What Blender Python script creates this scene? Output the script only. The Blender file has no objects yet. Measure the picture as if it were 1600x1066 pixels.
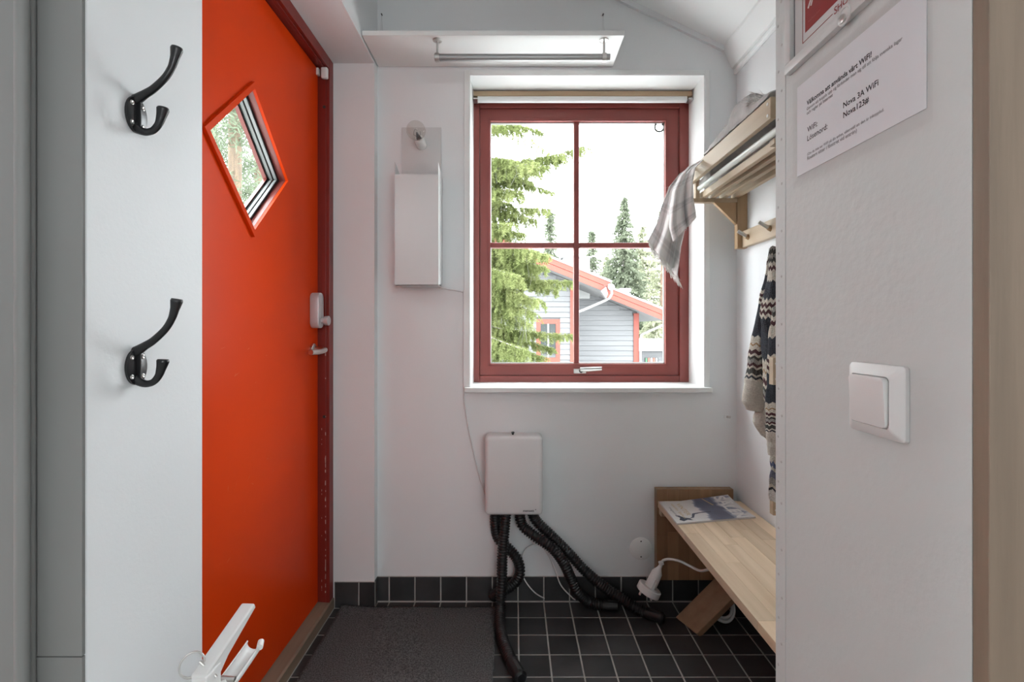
import bpy, bmesh, math, random
from mathutils import Vector, Matrix, noise as mnoise
random.seed(7)
R = math.radians
scene = bpy.context.scene
COL = scene.collection

# ------------------------------------------------------------------ camera
F = 750.0                       # focal length in pixels of the 1600 px wide frame
VX, VY = 803.0, 512.0           # vanishing point of the lines running away from the camera
H = 1.067                       # camera height
cam_d = bpy.data.cameras.new('camera')
cam_d.sensor_width = 36.0
cam_d.lens = 36.0 * F / 1600.0
cam_d.shift_x = (800.0 - VX) / 1600.0
cam_d.shift_y = (VY - 533.0) / 1600.0
cam_d.clip_start = 0.02
cam_d.clip_end = 300
cam = bpy.data.objects.new('camera', cam_d)
COL.objects.link(cam)
cam.location = (0, 0, H)
cam.rotation_euler = (R(90), 0, 0)
scene.camera = cam

# ------------------------------------------------------------------ sky, lights, exposure
world = bpy.data.worlds.new('overcast_sky')
scene.world = world
world.use_nodes = True
bg = world.node_tree.nodes['Background']
bg.inputs[0].default_value = (0.93, 0.965, 1.0, 1)
bg.inputs[1].default_value = 6.5

def area_light(name, loc, rot, sx, sy, power, color=(1, 1, 1)):
    l = bpy.data.lights.new(name, 'AREA')
    l.shape = 'RECTANGLE'; l.size = sx; l.size_y = sy
    l.energy = power; l.color = color
    o = bpy.data.objects.new(name, l); COL.objects.link(o)
    o.location = loc; o.rotation_euler = rot
    return o
# two added fill lights, unseen behind the camera, to brighten the hall
area_light('added_rear_fill_light', (1.0, -2.9, 1.5), (R(90), 0, R(10)), 1.8, 1.5, 26, (0.97, 0.985, 1.0))
area_light('added_overhead_fill_light', (1.1, -1.3, 2.45), (0, 0, 0), 0.8, 0.8, 2, (1.0, 0.96, 0.92))

scene.view_settings.view_transform = 'Standard'
scene.view_settings.look = 'None'
scene.view_settings.gamma = 1.0
scene.view_settings.use_curve_mapping = False
scene.view_settings.exposure = 0.8

def W(px, py, d):
    """a point at distance d in front of the camera"""
    return Vector(((px - VX) * d / F, d, H - (py - VY) * d / F))

# ------------------------------------------------------------------ materials
def _n(nt, t, **kw):
    n = nt.nodes.new(t)
    for k, v in kw.items():
        setattr(n, k, v)
    return n

def mat(name, c1, rough=0.5, c2=None, vscale=4.0, stretch=(1, 1, 1), metal=0.0, bump=0.0, bscale=120.0,
        rand=0.0, spec=0.5, detail=4.0, lo=0.35, hi=0.65, coat=0.0, rvar=0.0, bstretch=None, bdist=0.002):
    m = bpy.data.materials.new(name); m.use_nodes = True
    nt = m.node_tree; L = nt.links
    b = nt.nodes['Principled BSDF']
    b.inputs['Roughness'].default_value = rough
    b.inputs['Metallic'].default_value = metal
    b.inputs['Specular IOR Level'].default_value = spec
    b.inputs['Coat Weight'].default_value = coat
    b.inputs['Base Color'].default_value = (*c1, 1)
    tc = _n(nt, 'ShaderNodeTexCoord')
    oi = _n(nt, 'ShaderNodeObjectInfo')
    add = _n(nt, 'ShaderNodeVectorMath', operation='MULTIPLY_ADD')
    cmb = _n(nt, 'ShaderNodeCombineXYZ')
    for i in range(3):
        L.new(oi.outputs['Random'], cmb.inputs[i])
    L.new(cmb.outputs[0], add.inputs[0])
    add.inputs[1].default_value = (17, 23, 31) if rand else (0, 0, 0)
    L.new(tc.outputs['Object'], add.inputs[2])
    col = None
    if c2 is not None:
        mp = _n(nt, 'ShaderNodeMapping'); mp.inputs['Scale'].default_value = stretch
        L.new(add.outputs[0], mp.inputs[0])
        nz = _n(nt, 'ShaderNodeTexNoise'); nz.inputs['Scale'].default_value = vscale
        nz.inputs['Detail'].default_value = detail
        L.new(mp.outputs[0], nz.inputs['Vector'])
        rp = _n(nt, 'ShaderNodeValToRGB')
        rp.color_ramp.elements[0].position = lo; rp.color_ramp.elements[0].color = (*c1, 1)
        rp.color_ramp.elements[1].position = hi; rp.color_ramp.elements[1].color = (*c2, 1)
        L.new(nz.outputs['Fac'], rp.inputs[0])
        col = rp.outputs[0]
        if rvar:
            mr = _n(nt, 'ShaderNodeMapRange')
            mr.inputs['To Min'].default_value = rough - rvar; mr.inputs['To Max'].default_value = rough + rvar
            L.new(nz.outputs['Fac'], mr.inputs[0]); L.new(mr.outputs[0], b.inputs['Roughness'])
    if rand:
        hs = _n(nt, 'ShaderNodeHueSaturation')
        mr = _n(nt, 'ShaderNodeMapRange')
        mr.inputs['To Min'].default_value = 1 - rand; mr.inputs['To Max'].default_value = 1 + rand
        L.new(oi.outputs['Random'], mr.inputs[0]); L.new(mr.outputs[0], hs.inputs['Value'])
        if col is None:
            hs.inputs['Color'].default_value = (*c1, 1)
        else:
            L.new(col, hs.inputs['Color'])
        col = hs.outputs[0]
    if col is not None:
        L.new(col, b.inputs['Base Color'])
    if bump:
        nz2 = _n(nt, 'ShaderNodeTexNoise'); nz2.inputs['Scale'].default_value = bscale; nz2.inputs['Detail'].default_value = 3
        if bstretch:
            mp2 = _n(nt, 'ShaderNodeMapping'); mp2.inputs['Scale'].default_value = bstretch
            L.new(add.outputs[0], mp2.inputs[0]); L.new(mp2.outputs[0], nz2.inputs['Vector'])
        else:
            L.new(add.outputs[0], nz2.inputs['Vector'])
        bp = _n(nt, 'ShaderNodeBump'); bp.inputs['Strength'].default_value = bump; bp.inputs['Distance'].default_value = bdist
        L.new(nz2.outputs['Fac'], bp.inputs['Height']); L.new(bp.outputs[0], b.inputs['Normal'])
    return m

def glass_mat(name, tint=(1, 1, 1), refl=0.06, rough=0.0):
    m = bpy.data.materials.new(name); m.use_nodes = True
    nt = m.node_tree; nt.nodes.clear()
    out = _n(nt, 'ShaderNodeOutputMaterial'); mix = _n(nt, 'ShaderNodeMixShader')
    tr = _n(nt, 'ShaderNodeBsdfTransparent'); gl = _n(nt, 'ShaderNodeBsdfGlossy'); fr = _n(nt, 'ShaderNodeLayerWeight')
    tr.inputs[0].default_value = (*tint, 1); gl.inputs['Roughness'].default_value = rough
    fr.inputs['Blend'].default_value = refl
    ge = _n(nt, 'ShaderNodeNewGeometry'); sub = _n(nt, 'ShaderNodeMath', operation='SUBTRACT'); sub.use_clamp = True
    nt.links.new(fr.outputs['Fresnel'], sub.inputs[0]); nt.links.new(ge.outputs['Backfacing'], sub.inputs[1])
    nt.links.new(sub.outputs[0], mix.inputs[0]); nt.links.new(tr.outputs[0], mix.inputs[1])
    nt.links.new(gl.outputs[0], mix.inputs[2]); nt.links.new(mix.outputs[0], out.inputs[0])
    return m

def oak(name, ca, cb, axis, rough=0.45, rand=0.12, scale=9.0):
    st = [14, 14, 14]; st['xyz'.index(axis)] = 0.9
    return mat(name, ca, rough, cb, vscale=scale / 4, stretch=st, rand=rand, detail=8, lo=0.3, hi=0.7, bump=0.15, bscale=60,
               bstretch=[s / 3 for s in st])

M = {}
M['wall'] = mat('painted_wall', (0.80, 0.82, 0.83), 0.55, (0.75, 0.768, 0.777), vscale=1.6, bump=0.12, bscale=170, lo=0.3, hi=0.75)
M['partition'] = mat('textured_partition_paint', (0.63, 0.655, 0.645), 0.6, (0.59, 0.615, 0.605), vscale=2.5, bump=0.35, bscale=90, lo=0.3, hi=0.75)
M['ceiling'] = mat('ceiling_paint', (0.86, 0.885, 0.88), 0.6)
M['trim'] = mat('white_trim', (0.82, 0.835, 0.825), 0.4, (0.78, 0.795, 0.785), vscale=3)
M['greypaint'] = mat('grey_painted_jamb', (0.25, 0.255, 0.25), 0.5, (0.22, 0.225, 0.22), vscale=2)
M['door'] = mat('orange_red_door_paint', (0.76, 0.056, 0.003), 0.36, (0.70, 0.050, 0.003), vscale=2.2, bump=0.03, bscale=40, spec=0.10)
M['doorframe'] = mat('dark_red_frame_paint', (0.23, 0.022, 0.014), 0.38, (0.19, 0.018, 0.012), vscale=6)
M['chip'] = mat('chipped_paint_primer', (0.6, 0.52, 0.45), 0.7)
M['winred'] = mat('red_window_paint', (0.28, 0.062, 0.052), 0.34, (0.24, 0.052, 0.044), vscale=7)
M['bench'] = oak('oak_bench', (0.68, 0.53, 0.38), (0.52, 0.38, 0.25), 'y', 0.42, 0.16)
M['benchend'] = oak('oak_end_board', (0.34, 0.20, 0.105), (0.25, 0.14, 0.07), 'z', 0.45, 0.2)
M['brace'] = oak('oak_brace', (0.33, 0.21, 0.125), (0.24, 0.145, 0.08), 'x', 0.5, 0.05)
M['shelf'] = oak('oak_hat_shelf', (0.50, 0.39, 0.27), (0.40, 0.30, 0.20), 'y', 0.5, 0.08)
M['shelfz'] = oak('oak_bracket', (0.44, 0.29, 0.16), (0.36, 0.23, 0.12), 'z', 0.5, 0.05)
M['threshold'] = oak('worn_oak_threshold', (0.30, 0.215, 0.15), (0.20, 0.145, 0.105), 'y', 0.6, 0.0)
M['casing'] = oak('oak_door_casing', (0.27, 0.20, 0.145), (0.21, 0.155, 0.11), 'z', 0.5, 0.0, scale=14)
M['blind'] = oak('pale_wood_rail', (0.50, 0.38, 0.25), (0.40, 0.28, 0.17), 'x', 0.5, 0.0)
M['tile'] = mat('black_floor_tile', (0.032, 0.033, 0.034), 0.34, (0.050, 0.050, 0.051), vscale=9, rand=0.25, bump=0.08, bscale=60, rvar=0.08)
M['grout'] = mat('grey_grout', (0.50, 0.48, 0.45), 0.85, (0.38, 0.365, 0.345), vscale=20)
M['mat'] = mat('charcoal_mat', (0.055, 0.056, 0.057), 0.95, (0.155, 0.157, 0.16), vscale=240, bump=0.9, bscale=420, detail=6, spec=0.1)
M['black'] = mat('black_hose_plastic', (0.010, 0.010, 0.011), 0.42)
M['iron'] = mat('black_cast_iron', (0.012, 0.0125, 0.014), 0.28, bump=0.05, bscale=300)
M['steel'] = mat('brushed_steel', (0.62, 0.61, 0.59), 0.28, metal=1.0)
M['alu'] = mat('grey_aluminium_tube', (0.42, 0.42, 0.42), 0.38, metal=0.9)
M['spacer'] = mat('grey_spacer_bar', (0.30, 0.30, 0.30), 0.5)
M['plastic'] = mat('white_plastic', (0.78, 0.78, 0.77), 0.35)
M['plasticg'] = mat('warm_white_plastic', (0.72, 0.71, 0.71), 0.4)
M['metalwhite'] = mat('white_enamelled_metal', (0.62, 0.62, 0.62), 0.4)
M['silver'] = mat('silver_plastic', (0.60, 0.57, 0.58), 0.35, metal=0.3)
M['glass'] = glass_mat('window_glass', (0.97, 0.985, 0.98), 0.035)
M['bulbglass'] = glass_mat('bulb_glass', (0.91, 0.90, 0.88), 0.30, 0.03)
M['tubeglass'] = mat('pale_green_white_tube', (0.66, 0.70, 0.66), 0.25)
M['gutter_sheet'] = mat('white_sheet_metal', (0.7, 0.7, 0.7), 0.4)
M['dark'] = mat('dark_metal', (0.03, 0.03, 0.03), 0.5)
M['paper'] = mat('white_paper', (0.80, 0.83, 0.86), 0.5)
M['ink'] = mat('black_ink', (0.02, 0.02, 0.025), 0.6)
M['inkgrey'] = mat('grey_ink', (0.16, 0.16, 0.17), 0.6)
M['posterred'] = mat('poster_red', (0.26, 0.016, 0.014), 0.4)
M['postertext'] = mat('poster_pale_print', (0.65, 0.62, 0.6), 0.5)
M['posterfaint'] = mat('poster_faint_print', (0.42, 0.13, 0.12), 0.5)
M['sleeve'] = glass_mat('clear_laminate', (0.99, 0.99, 0.99), 0.008, 0.15)
M['framegrey'] = mat('pale_grey_frame', (0.60, 0.60, 0.59), 0.4)
M['wool'] = mat('grey_wool', (0.60, 0.585, 0.575), 0.95, (0.42, 0.41, 0.405), vscale=14, bump=0.5, bscale=500, spec=0.1)
M['fringe'] = mat('pale_wool_fringe', (0.80, 0.78, 0.75), 0.95, spec=0.1)

# ------------------------------------------------------------------ mesh helpers
class MB:
    def __init__(s):
        s.v = []; s.f = []; s.uv = None
    def quad(s, *pts):
        k = len(s.v); s.v += [tuple(p) for p in pts]; s.f.append(tuple(range(k, k + len(pts))))
        return s
    def box(s, x0, x1, y0, y1, z0, z1):
        k = len(s.v)
        s.v += [(x0, y0, z0), (x1, y0, z0), (x1, y1, z0), (x0, y1, z0), (x0, y0, z1), (x1, y0, z1), (x1, y1, z1), (x0, y1, z1)]
        s.f += [tuple(k + i for i in q) for q in ((3, 2, 1, 0), (4, 5, 6, 7), (0, 1, 5, 4), (1, 2, 6, 5), (2, 3, 7, 6), (3, 0, 4, 7))]
        return s
    def obox(s, c, ax, ay, az):
        """box about c with half-axis vectors"""
        c, ax, ay, az = map(Vector, (c, ax, ay, az)); k = len(s.v)
        for sz in (-1, 1):
            for sx, sy in ((-1, -1), (1, -1), (1, 1), (-1, 1)):
                s.v.append(tuple(c + sx * ax + sy * ay + sz * az))
        s.f += [tuple(k + i for i in q) for q in ((3, 2, 1, 0), (4, 5, 6, 7), (0, 1, 5, 4), (1, 2, 6, 5), (2, 3, 7, 6), (3, 0, 4, 7))]
        return s
    def prism(s, poly, vec):
        """closed planar polygon extruded along vec"""
        vec = Vector(vec); k = len(s.v); n = len(poly)
        s.v += [tuple(p) for p in poly] + [tuple(Vector(p) + vec) for p in poly]
        s.f.append(tuple(range(k + n - 1, k - 1, -1))); s.f.append(tuple(range(k + n, k + 2 * n)))
        for i in range(n):
            j = (i + 1) % n
            s.f.append((k + i, k + j, k + n + j, k + n + i))
        return s
    def sweep(s, pts, rad, seg=10, caps=True, flat=1.0, up=None):
        pts = [Vector(p) for p in pts]; n = len(pts); k = len(s.v)
        rads = rad if isinstance(rad, (list, tuple)) else [rad] * n
        t0 = (pts[1] - pts[0]).normalized()
        ref = Vector(up) if up else (Vector((0, 0, 1)) if abs(t0.z) < 0.9 else Vector((1, 0, 0)))
        nrm = (ref - t0 * ref.dot(t0)).normalized()
        for i, p in enumerate(pts):
            t = (pts[min(i + 1, n - 1)] - pts[max(i - 1, 0)]).normalized()
            nrm = (nrm - t * nrm.dot(t)).normalized(); bi = t.cross(nrm)
            for j in range(seg):
                a = 2 * math.pi * j / seg
                s.v.append(tuple(p + rads[i] * (math.cos(a) * nrm + math.sin(a) * flat * bi)))
        for i in range(n - 1):
            for j in range(seg):
                j2 = (j + 1) % seg
                s.f.append((k + i * seg + j, k + i * seg + j2, k + (i + 1) * seg + j2, k + (i + 1) * seg + j))
        if caps:
            s.f.append(tuple(k + j for j in range(seg - 1, -1, -1)))
            s.f.append(tuple(k + (n - 1) * seg + j for j in range(seg)))
        return s
    def cyl(s, a, b, r, seg=16, r2=None):
        return s.sweep([a, b], [r, r if r2 is None else r2], seg)
    def lathe(s, c, axis, prof, seg=20):
        """prof = (distance along axis, radius)"""
        c = Vector(c); axis = Vector(axis).normalized()
        ref = Vector((0, 0, 1)) if abs(axis.z) < 0.9 else Vector((1, 0, 0))
        u = (ref - axis * ref.dot(axis)).normalized(); w = axis.cross(u); k = len(s.v); n = len(prof)
        for d, r in prof:
            for j in range(seg):
                a = 2 * math.pi * j / seg
                s.v.append(tuple(c + axis * d + max(r, 1e-5) * (math.cos(a) * u + math.sin(a) * w)))
        for i in range(n - 1):
            for j in range(seg):
                j2 = (j + 1) % seg
                s.f.append((k + i * seg + j, k + i * seg + j2, k + (i + 1) * seg + j2, k + (i + 1) * seg + j))
        s.f.append(tuple(k + j for j in range(seg - 1, -1, -1)))
        s.f.append(tuple(k + (n - 1) * seg + j for j in range(seg)))
        return s
    def torus(s, c, axis, r, rr, seg=28, sub=8):
        axis = Vector(axis).normalized(); ref = Vector((0, 0, 1)) if abs(axis.z) < 0.9 else Vector((1, 0, 0))
        u = (ref - axis * ref.dot(axis)).normalized(); w = axis.cross(u); k = len(s.v)
        for i in range(seg):
            a = 2 * math.pi * i / seg; d = math.cos(a) * u + math.sin(a) * w
            for j in range(sub):
                b = 2 * math.pi * j / sub
                s.v.append(tuple(Vector(c) + d * (r + rr * math.cos(b)) + axis * rr * math.sin(b)))
        for i in range(seg):
            for j in range(sub):
                i2, j2 = (i + 1) % seg, (j + 1) % sub
                s.f.append((k + i * sub + j, k + i2 * sub + j, k + i2 * sub + j2, k + i * sub + j2))
        return s
    def grid(s, nu, nv, fn, uv=False):
        k = len(s.v)
        for i in range(nu + 1):
            for j in range(nv + 1):
                s.v.append(tuple(fn(i / nu, j / nv)))
        for i in range(nu):
            for j in range(nv):
                a = k + i * (nv + 1) + j
                s.f.append((a, a + nv + 1, a + nv + 2, a + 1))
        if uv:
            s.uv = [(i / nu, j / nv) for i in range(nu + 1) for j in range(nv + 1)]
        return s
    def mesh(s, name):
        me = bpy.data.meshes.new(name)
        me.from_pydata(s.v, [], s.f)
        if s.uv:
            ul = me.uv_layers.new(name='UVMap')
            for lp in me.loops:
                ul.data[lp.index].uv = s.uv[lp.vertex_index]
        me.update()
        return me

def spline(pts, step):
    """Catmull-Rom through pts, resampled at equal distances"""
    p = [Vector(q) for q in pts]; p = [2 * p[0] - p[1]] + p + [2 * p[-1] - p[-2]]
    fine = []
    for i in range(1, len(p) - 2):
        for k in range(24):
            t = k / 24
            a, b, c, d = p[i - 1:i + 3]
            fine.append(0.5 * ((2 * b) + (c - a) * t + (2 * a - 5 * b + 4 * c - d) * t * t + (3 * b - a - 3 * c + d) * t ** 3))
    fine.append(p[-2])
    out = [fine[0]]; acc = 0
    for a, b in zip(fine, fine[1:]):
        d = (b - a).length
        while acc + d >= step:
            f = (step - acc) / d; a = a.lerp(b, f); out.append(a); d = (b - a).length; acc = 0
        acc += d
    if (out[-1] - fine[-1]).length > step * 0.3:
        out.append(fine[-1])
    return out

def obj(name, mb, m, parent=None, smooth=False, bevel=0.0, bseg=2, recalc=True, solid=0.0, subsurf=0):
    me = mb.mesh(name) if isinstance(mb, MB) else mb
    if isinstance(mb, MB) and (recalc or bevel):
        bm = bmesh.new(); bm.from_mesh(me)
        if bevel:
            es = [e for e in bm.edges if len(e.link_faces) == 2 and e.calc_face_angle(0) > 0.5]
            bmesh.ops.bevel(bm, geom=es, offset=bevel, segments=bseg, affect='EDGES', profile=0.5)
        if recalc:
            bmesh.ops.recalc_face_normals(bm, faces=bm.faces)
        bm.to_mesh(me); bm.free()
    if m is not None:
        me.materials.clear(); me.materials.append(M[m] if isinstance(m, str) else m)
    if smooth:
        for p in me.polygons: p.use_smooth = True
        if smooth == 'auto' or bevel:
            try:
                me.set_sharp_from_angle(angle=R(35))
            except Exception:
                pass
    o = bpy.data.objects.new(name, me); COL.objects.link(o)
    if parent is not None:
        o.parent = parent
        if parent.type == 'EMPTY':
            o.location = -Vector(parent.location)
    if solid:
        md = o.modifiers.new('thickness', 'SOLIDIFY'); md.thickness = solid; md.offset = 0
    if subsurf:
        md = o.modifiers.new('smooth', 'SUBSURF'); md.levels = subsurf; md.render_levels = subsurf
    return o

def tag(o, label, cat, group=None):
    o['label'] = label; o['category'] = cat
    if group: o['group'] = group
    return o
def thing(name, loc, label, cat, group=None):
    o = bpy.data.objects.new(name, None); COL.objects.link(o)
    o.location = loc; o.empty_display_size = 0.05
    return tag(o, label, cat, group)
def struct(name, mb=None, m=None, loc=(0, 0, 0), **kw):
    if mb is None:
        o = bpy.data.objects.new(name, None); COL.objects.link(o); o.location = loc; o.empty_display_size = 0.05
    else:
        o = obj(name, mb, m, **kw)
    o['kind'] = 'structure'
    return o
def copy_of(o, parent=None):
    c = o.copy(); COL.objects.link(c)
    if parent is not None: c.parent = parent
    return c

def text(name, body, m, origin, right, up, width, parent, lift=0.0003, bold=0.0, height=None, align='l', warp=None):
    cu = bpy.data.curves.new(name, 'FONT'); cu.body = body; cu.size = 1.0; cu.offset = bold
    cu.resolution_u = 3
    t = bpy.data.objects.new(name, cu); COL.objects.link(t)
    bpy.context.view_layer.update()
    dg = bpy.context.evaluated_depsgraph_get()
    me = bpy.data.meshes.new_from_object(t.evaluated_get(dg), depsgraph=dg)
    bpy.data.objects.remove(t); bpy.data.curves.remove(cu)
    xs = [v.co.x for v in me.vertices]; x0, x1 = min(xs), max(xs)
    ys = [v.co.y for v in me.vertices]; y1 = max(ys)
    sx = width / (x1 - x0); sy = sx if height is None else height / y1
    right = Vector(right).normalized(); up = Vector(up).normalized(); nrm = right.cross(up); origin = Vector(origin)
    for v in me.vertices:
        a, b = (v.co.x - x0) * sx, v.co.y * sy
        v.co = warp(a, b) if warp else origin + right * a + up * b + nrm * lift
    me.name = name
    return obj(name, me, m, parent)

# ------------------------------------------------------------------ room dimensions
XL, XR = -0.532, 0.868          # inner faces of the side walls
YB = 1.87                       # inner face of the back wall
XP = 0.42                       # face of the partition on the right
def ceil_z(x): return 2.147 - 0.48 * (x - 0.845)

# ------------------------------------------------------------------ the shell
floor = struct('floor', MB().box(-1.2, 2.4, -3.0, 2.1, -0.12, -0.0015), 'grout')
tile_me = MB().box(-0.0477, 0.0477, -0.0477, 0.0477, -0.006, 0.0)
tm = tile_me.mesh('tile'); tm.materials.append(M['tile'])
bm = bmesh.new(); bm.from_mesh(tm)
bmesh.ops.bevel(bm, geom=[e for e in bm.edges if all(v.co.z > -0.001 for v in e.verts)], offset=0.0012, segments=1, affect='EDGES')
bm.to_mesh(tm); bm.free()
def tile(parent, x, y, z, sx=1.0, sy=1.0, rot=None):
    o = bpy.data.objects.new('tile', tm); COL.objects.link(o); o.parent = parent
    o.location = (x, y, z); o.scale = (sx, sy, 1)
    if rot: o.rotation_euler = rot
    return o
for iy in range(11):
    y = 1.866 - 0.05 - 0.1 * iy
    for ix in range(-7, 9):
        xa, xb = 0.016 + 0.1 * ix, 0.116 + 0.1 * ix
        xa2, xb2 = max(xa, -0.684), min(xb, XR)
        if iy == 0 and xa2 < XL - 0.02:
            xe = min(xb2, XL - 0.001)
            if xe - xa2 > 0.02: tile(floor, (xa2 + xe) / 2, 1.794, 0.0, (xe - xa2 - 0.0046) / 0.0954, 0.052 / 0.0954)
            xa2 = XL + 0.002
        if xb2 - xa2 < 0.02: continue
        tile(floor, (xa2 + xb2) / 2, y, 0.0, (xb2 - xa2 - 0.0046) / 0.0954)

WX0, WX1, WZ0, WZ1 = -0.172, 0.741, 0.836, 2.05
wb = MB()
wb.box(-0.8, WX0, YB, 2.09, -0.12, 3.2).box(WX1, 1.05, YB, 2.09, -0.12, 3.2)
wb.box(WX0, WX1, YB, 2.09, -0.12, WZ0 - 0.018).box(WX0, WX1, YB, 2.09, WZ1, 3.2)
wall_back = struct('wall_back', wb, 'wall')
wl = MB()
wl.box(-0.80, XL, 0.598, 0.819, -0.12, 3.2)        # piece with the coat hooks
wl.box(-0.80, XL, 0.819, 1.83, 2.075, 3.2)         # above the door
wl.box(-0.80, XL, 1.83, YB, -0.12, 3.2)            # beyond the door
wall_left = struct('wall_left', wl, 'wall')
wall_right = struct('wall_right', MB().box(XR, 1.05, 0.768, YB, -0.12, 3.2), 'wall')
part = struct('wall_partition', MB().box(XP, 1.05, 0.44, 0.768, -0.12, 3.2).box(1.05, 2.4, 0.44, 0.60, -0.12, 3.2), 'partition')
struct('wall_lintel', MB().box(-0.80, XP, 0.45, 0.60, 2.15, 3.2), 'wall')
ceil = struct('ceiling', MB().prism([(-0.82, 0.44, ceil_z(-0.82)), (1.06, 0.44, ceil_z(1.06)), (1.06, 0.44, ceil_z(1.06) + 0.12), (-0.82, 0.44, ceil_z(-0.82) + 0.12)], (0, 1.66, 0)), 'ceiling')
# the living room the photograph is taken from
struct('wall_living_room_left', MB().box(-1.3, -1.2, -3.0, 0.598, -0.12, 2.6), 'wall')
struct('wall_living_room_right', MB().box(2.3, 2.4, -3.0, 0.44, -0.12, 2.6), 'wall')
struct('wall_living_room_rear', MB().box(-1.3, 2.4, -3.1, -3.0, -0.12, 2.6), 'wall')
struct('ceiling_living_room', MB().box(-1.3, 2.4, -3.1, 0.45, 2.6, 2.7), 'ceiling')

# corner bead of the partition: a perforated strip under the paint
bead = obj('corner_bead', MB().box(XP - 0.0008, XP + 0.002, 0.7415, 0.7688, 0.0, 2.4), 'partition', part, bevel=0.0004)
dm = MB().lathe((0, 0, 0), (-1, 0, 0), [(0, 0.0022), (0.0005, 0.0018)], 8).mesh('dimple'); dm.materials.append(mat('dimple_grey', (0.5, 0.5, 0.49), 0.6))
for k in range(34):
    o = bpy.data.objects.new('dimple', dm); COL.objects.link(o); o.parent = part
    o.location = (XP - 0.0008, 0.756 + (0.005 if k % 2 else -0.004) + random.uniform(-.001, .001), 0.50 + 0.036 * k + random.uniform(-.004, .004))
# partition baseboards etc. stay out of frame
# jamb between the rooms on the left
jamb = struct('trim_1', MB().box(-0.80, -0.534, 0.5935, 0.598, 0.6605, 2.4), 'greypaint')
obj('jamb_board', MB().box(-0.80, -0.534, 0.5935, 0.598, 0.0, 0.6590), 'greypaint', jamb)
obj('casing_board', MB().box(-0.72, -0.587, 0.574, 0.5935, 0.0, 2.4), 'greypaint', jamb, bevel=0.006, bseg=4, smooth=True)
obj('casing_bead', MB().cyl((-0.592, 0.578, 0), (-0.592, 0.578, 2.4), 0.0075, 14), 'greypaint', jamb, smooth='auto')
casing = struct('trim_2', MB().box(XP, 0.51, 0.424, 0.4398, 0.0, 2.2), 'casing', bevel=0.001)

# cornice along the right wall and along the back wall
z1 = ceil_z(XR)
corn = struct('trim_3', MB().prism([(XR, 0.77, z1 + 0.01), (XR - 0.052, 0.77, ceil_z(XR - 0.052) + 0.0), (XR - 0.052, 0.77, ceil_z(XR - 0.052) - 0.012), (XR - 0.020, 0.77, z1 - 0.060), (XR, 0.77, z1 - 0.066)], (0, YB - 0.771, 0)), 'ceiling')
obj('lower_bead', MB().box(XR - 0.014, XR, 0.77, YB - 0.001, z1 - 0.083, z1 - 0.066), 'ceiling', corn, bevel=0.003)
cs = MB()
for a, b, t in ((-0.53, 0.815, 0.012),):
    cs.prism([(a, YB, ceil_z(a)), (b, YB, ceil_z(b)), (b, YB, ceil_z(b) - 0.022), (a, YB, ceil_z(a) - 0.022)], (0, -t, 0))
struct('trim_4', cs, 'wall')

# tile skirting
base_back = struct('baseboard_back', MB().box(XL, XR, YB - 0.0062, YB - 0.0005, 0, 0.099), 'grout')
xs = [XL] + [0.016 + 0.1 * k for k in range(-5, 9)] + [XR]
for a, b in zip(xs, xs[1:]):
    if b - a > 0.02:
        tile(base_back, (a + b) / 2, YB - 0.0085, 0.0525, (b - a - 0.0046) / 0.0954, 0.0925 / 0.0954, (R(90), 0, 0))
base_left = struct('baseboard_left', MB().box(-0.683, XL + 0.004, 1.8238, 1.8295, 0, 0.099), 'grout')
for a, b in ((-0.682, -0.589), (-0.589, -0.528)):
    tile(base_left, (a + b) / 2, 1.8215, 0.0505, (b - a - 0.004) / 0.0954, 0.0965 / 0.0954, (R(90), 0, 0))
tile(base_left, XL + 0.0035, 1.843, 0.0505, 0.040 / 0.0954, 0.0965 / 0.0954, (R(90), 0, R(90)))
base_right = struct('baseboard_right', MB().box(XR - 0.0058, XR - 0.0005, 0.79, YB - 0.01, 0, 0.099), 'grout')
for k in range(10):
    o = tile(base_right, XR - 0.0082, 1.80 - 0.1 * k, 0.0525, 1, 0.0925 / 0.0954, (R(90), 0, R(-90)))

# ------------------------------------------------------------------ window
win = struct('window_1', loc=(0.2845, 2.03, WZ0))
fy0, fy1 = 2.03, 2.10
fw = MB()
f1 = 0.042
for nm, b in (('frame_jamb', (WX0, WX0 + 0.026, fy0, fy1, WZ0, WZ1)), ('frame_jamb', (WX1 - 0.040, WX1, fy0, fy1, WZ0, WZ1)),
              ('frame_head', (WX0 + 0.026, WX1 - 0.040, fy0, fy1, 1.998, WZ1)), ('frame_sill', (WX0 + 0.026, WX1 - 0.040, fy0, fy1, WZ0 - 0.01, 0.863))):
    obj(nm, MB().box(*b), 'winred', win, bevel=0.002)
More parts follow.
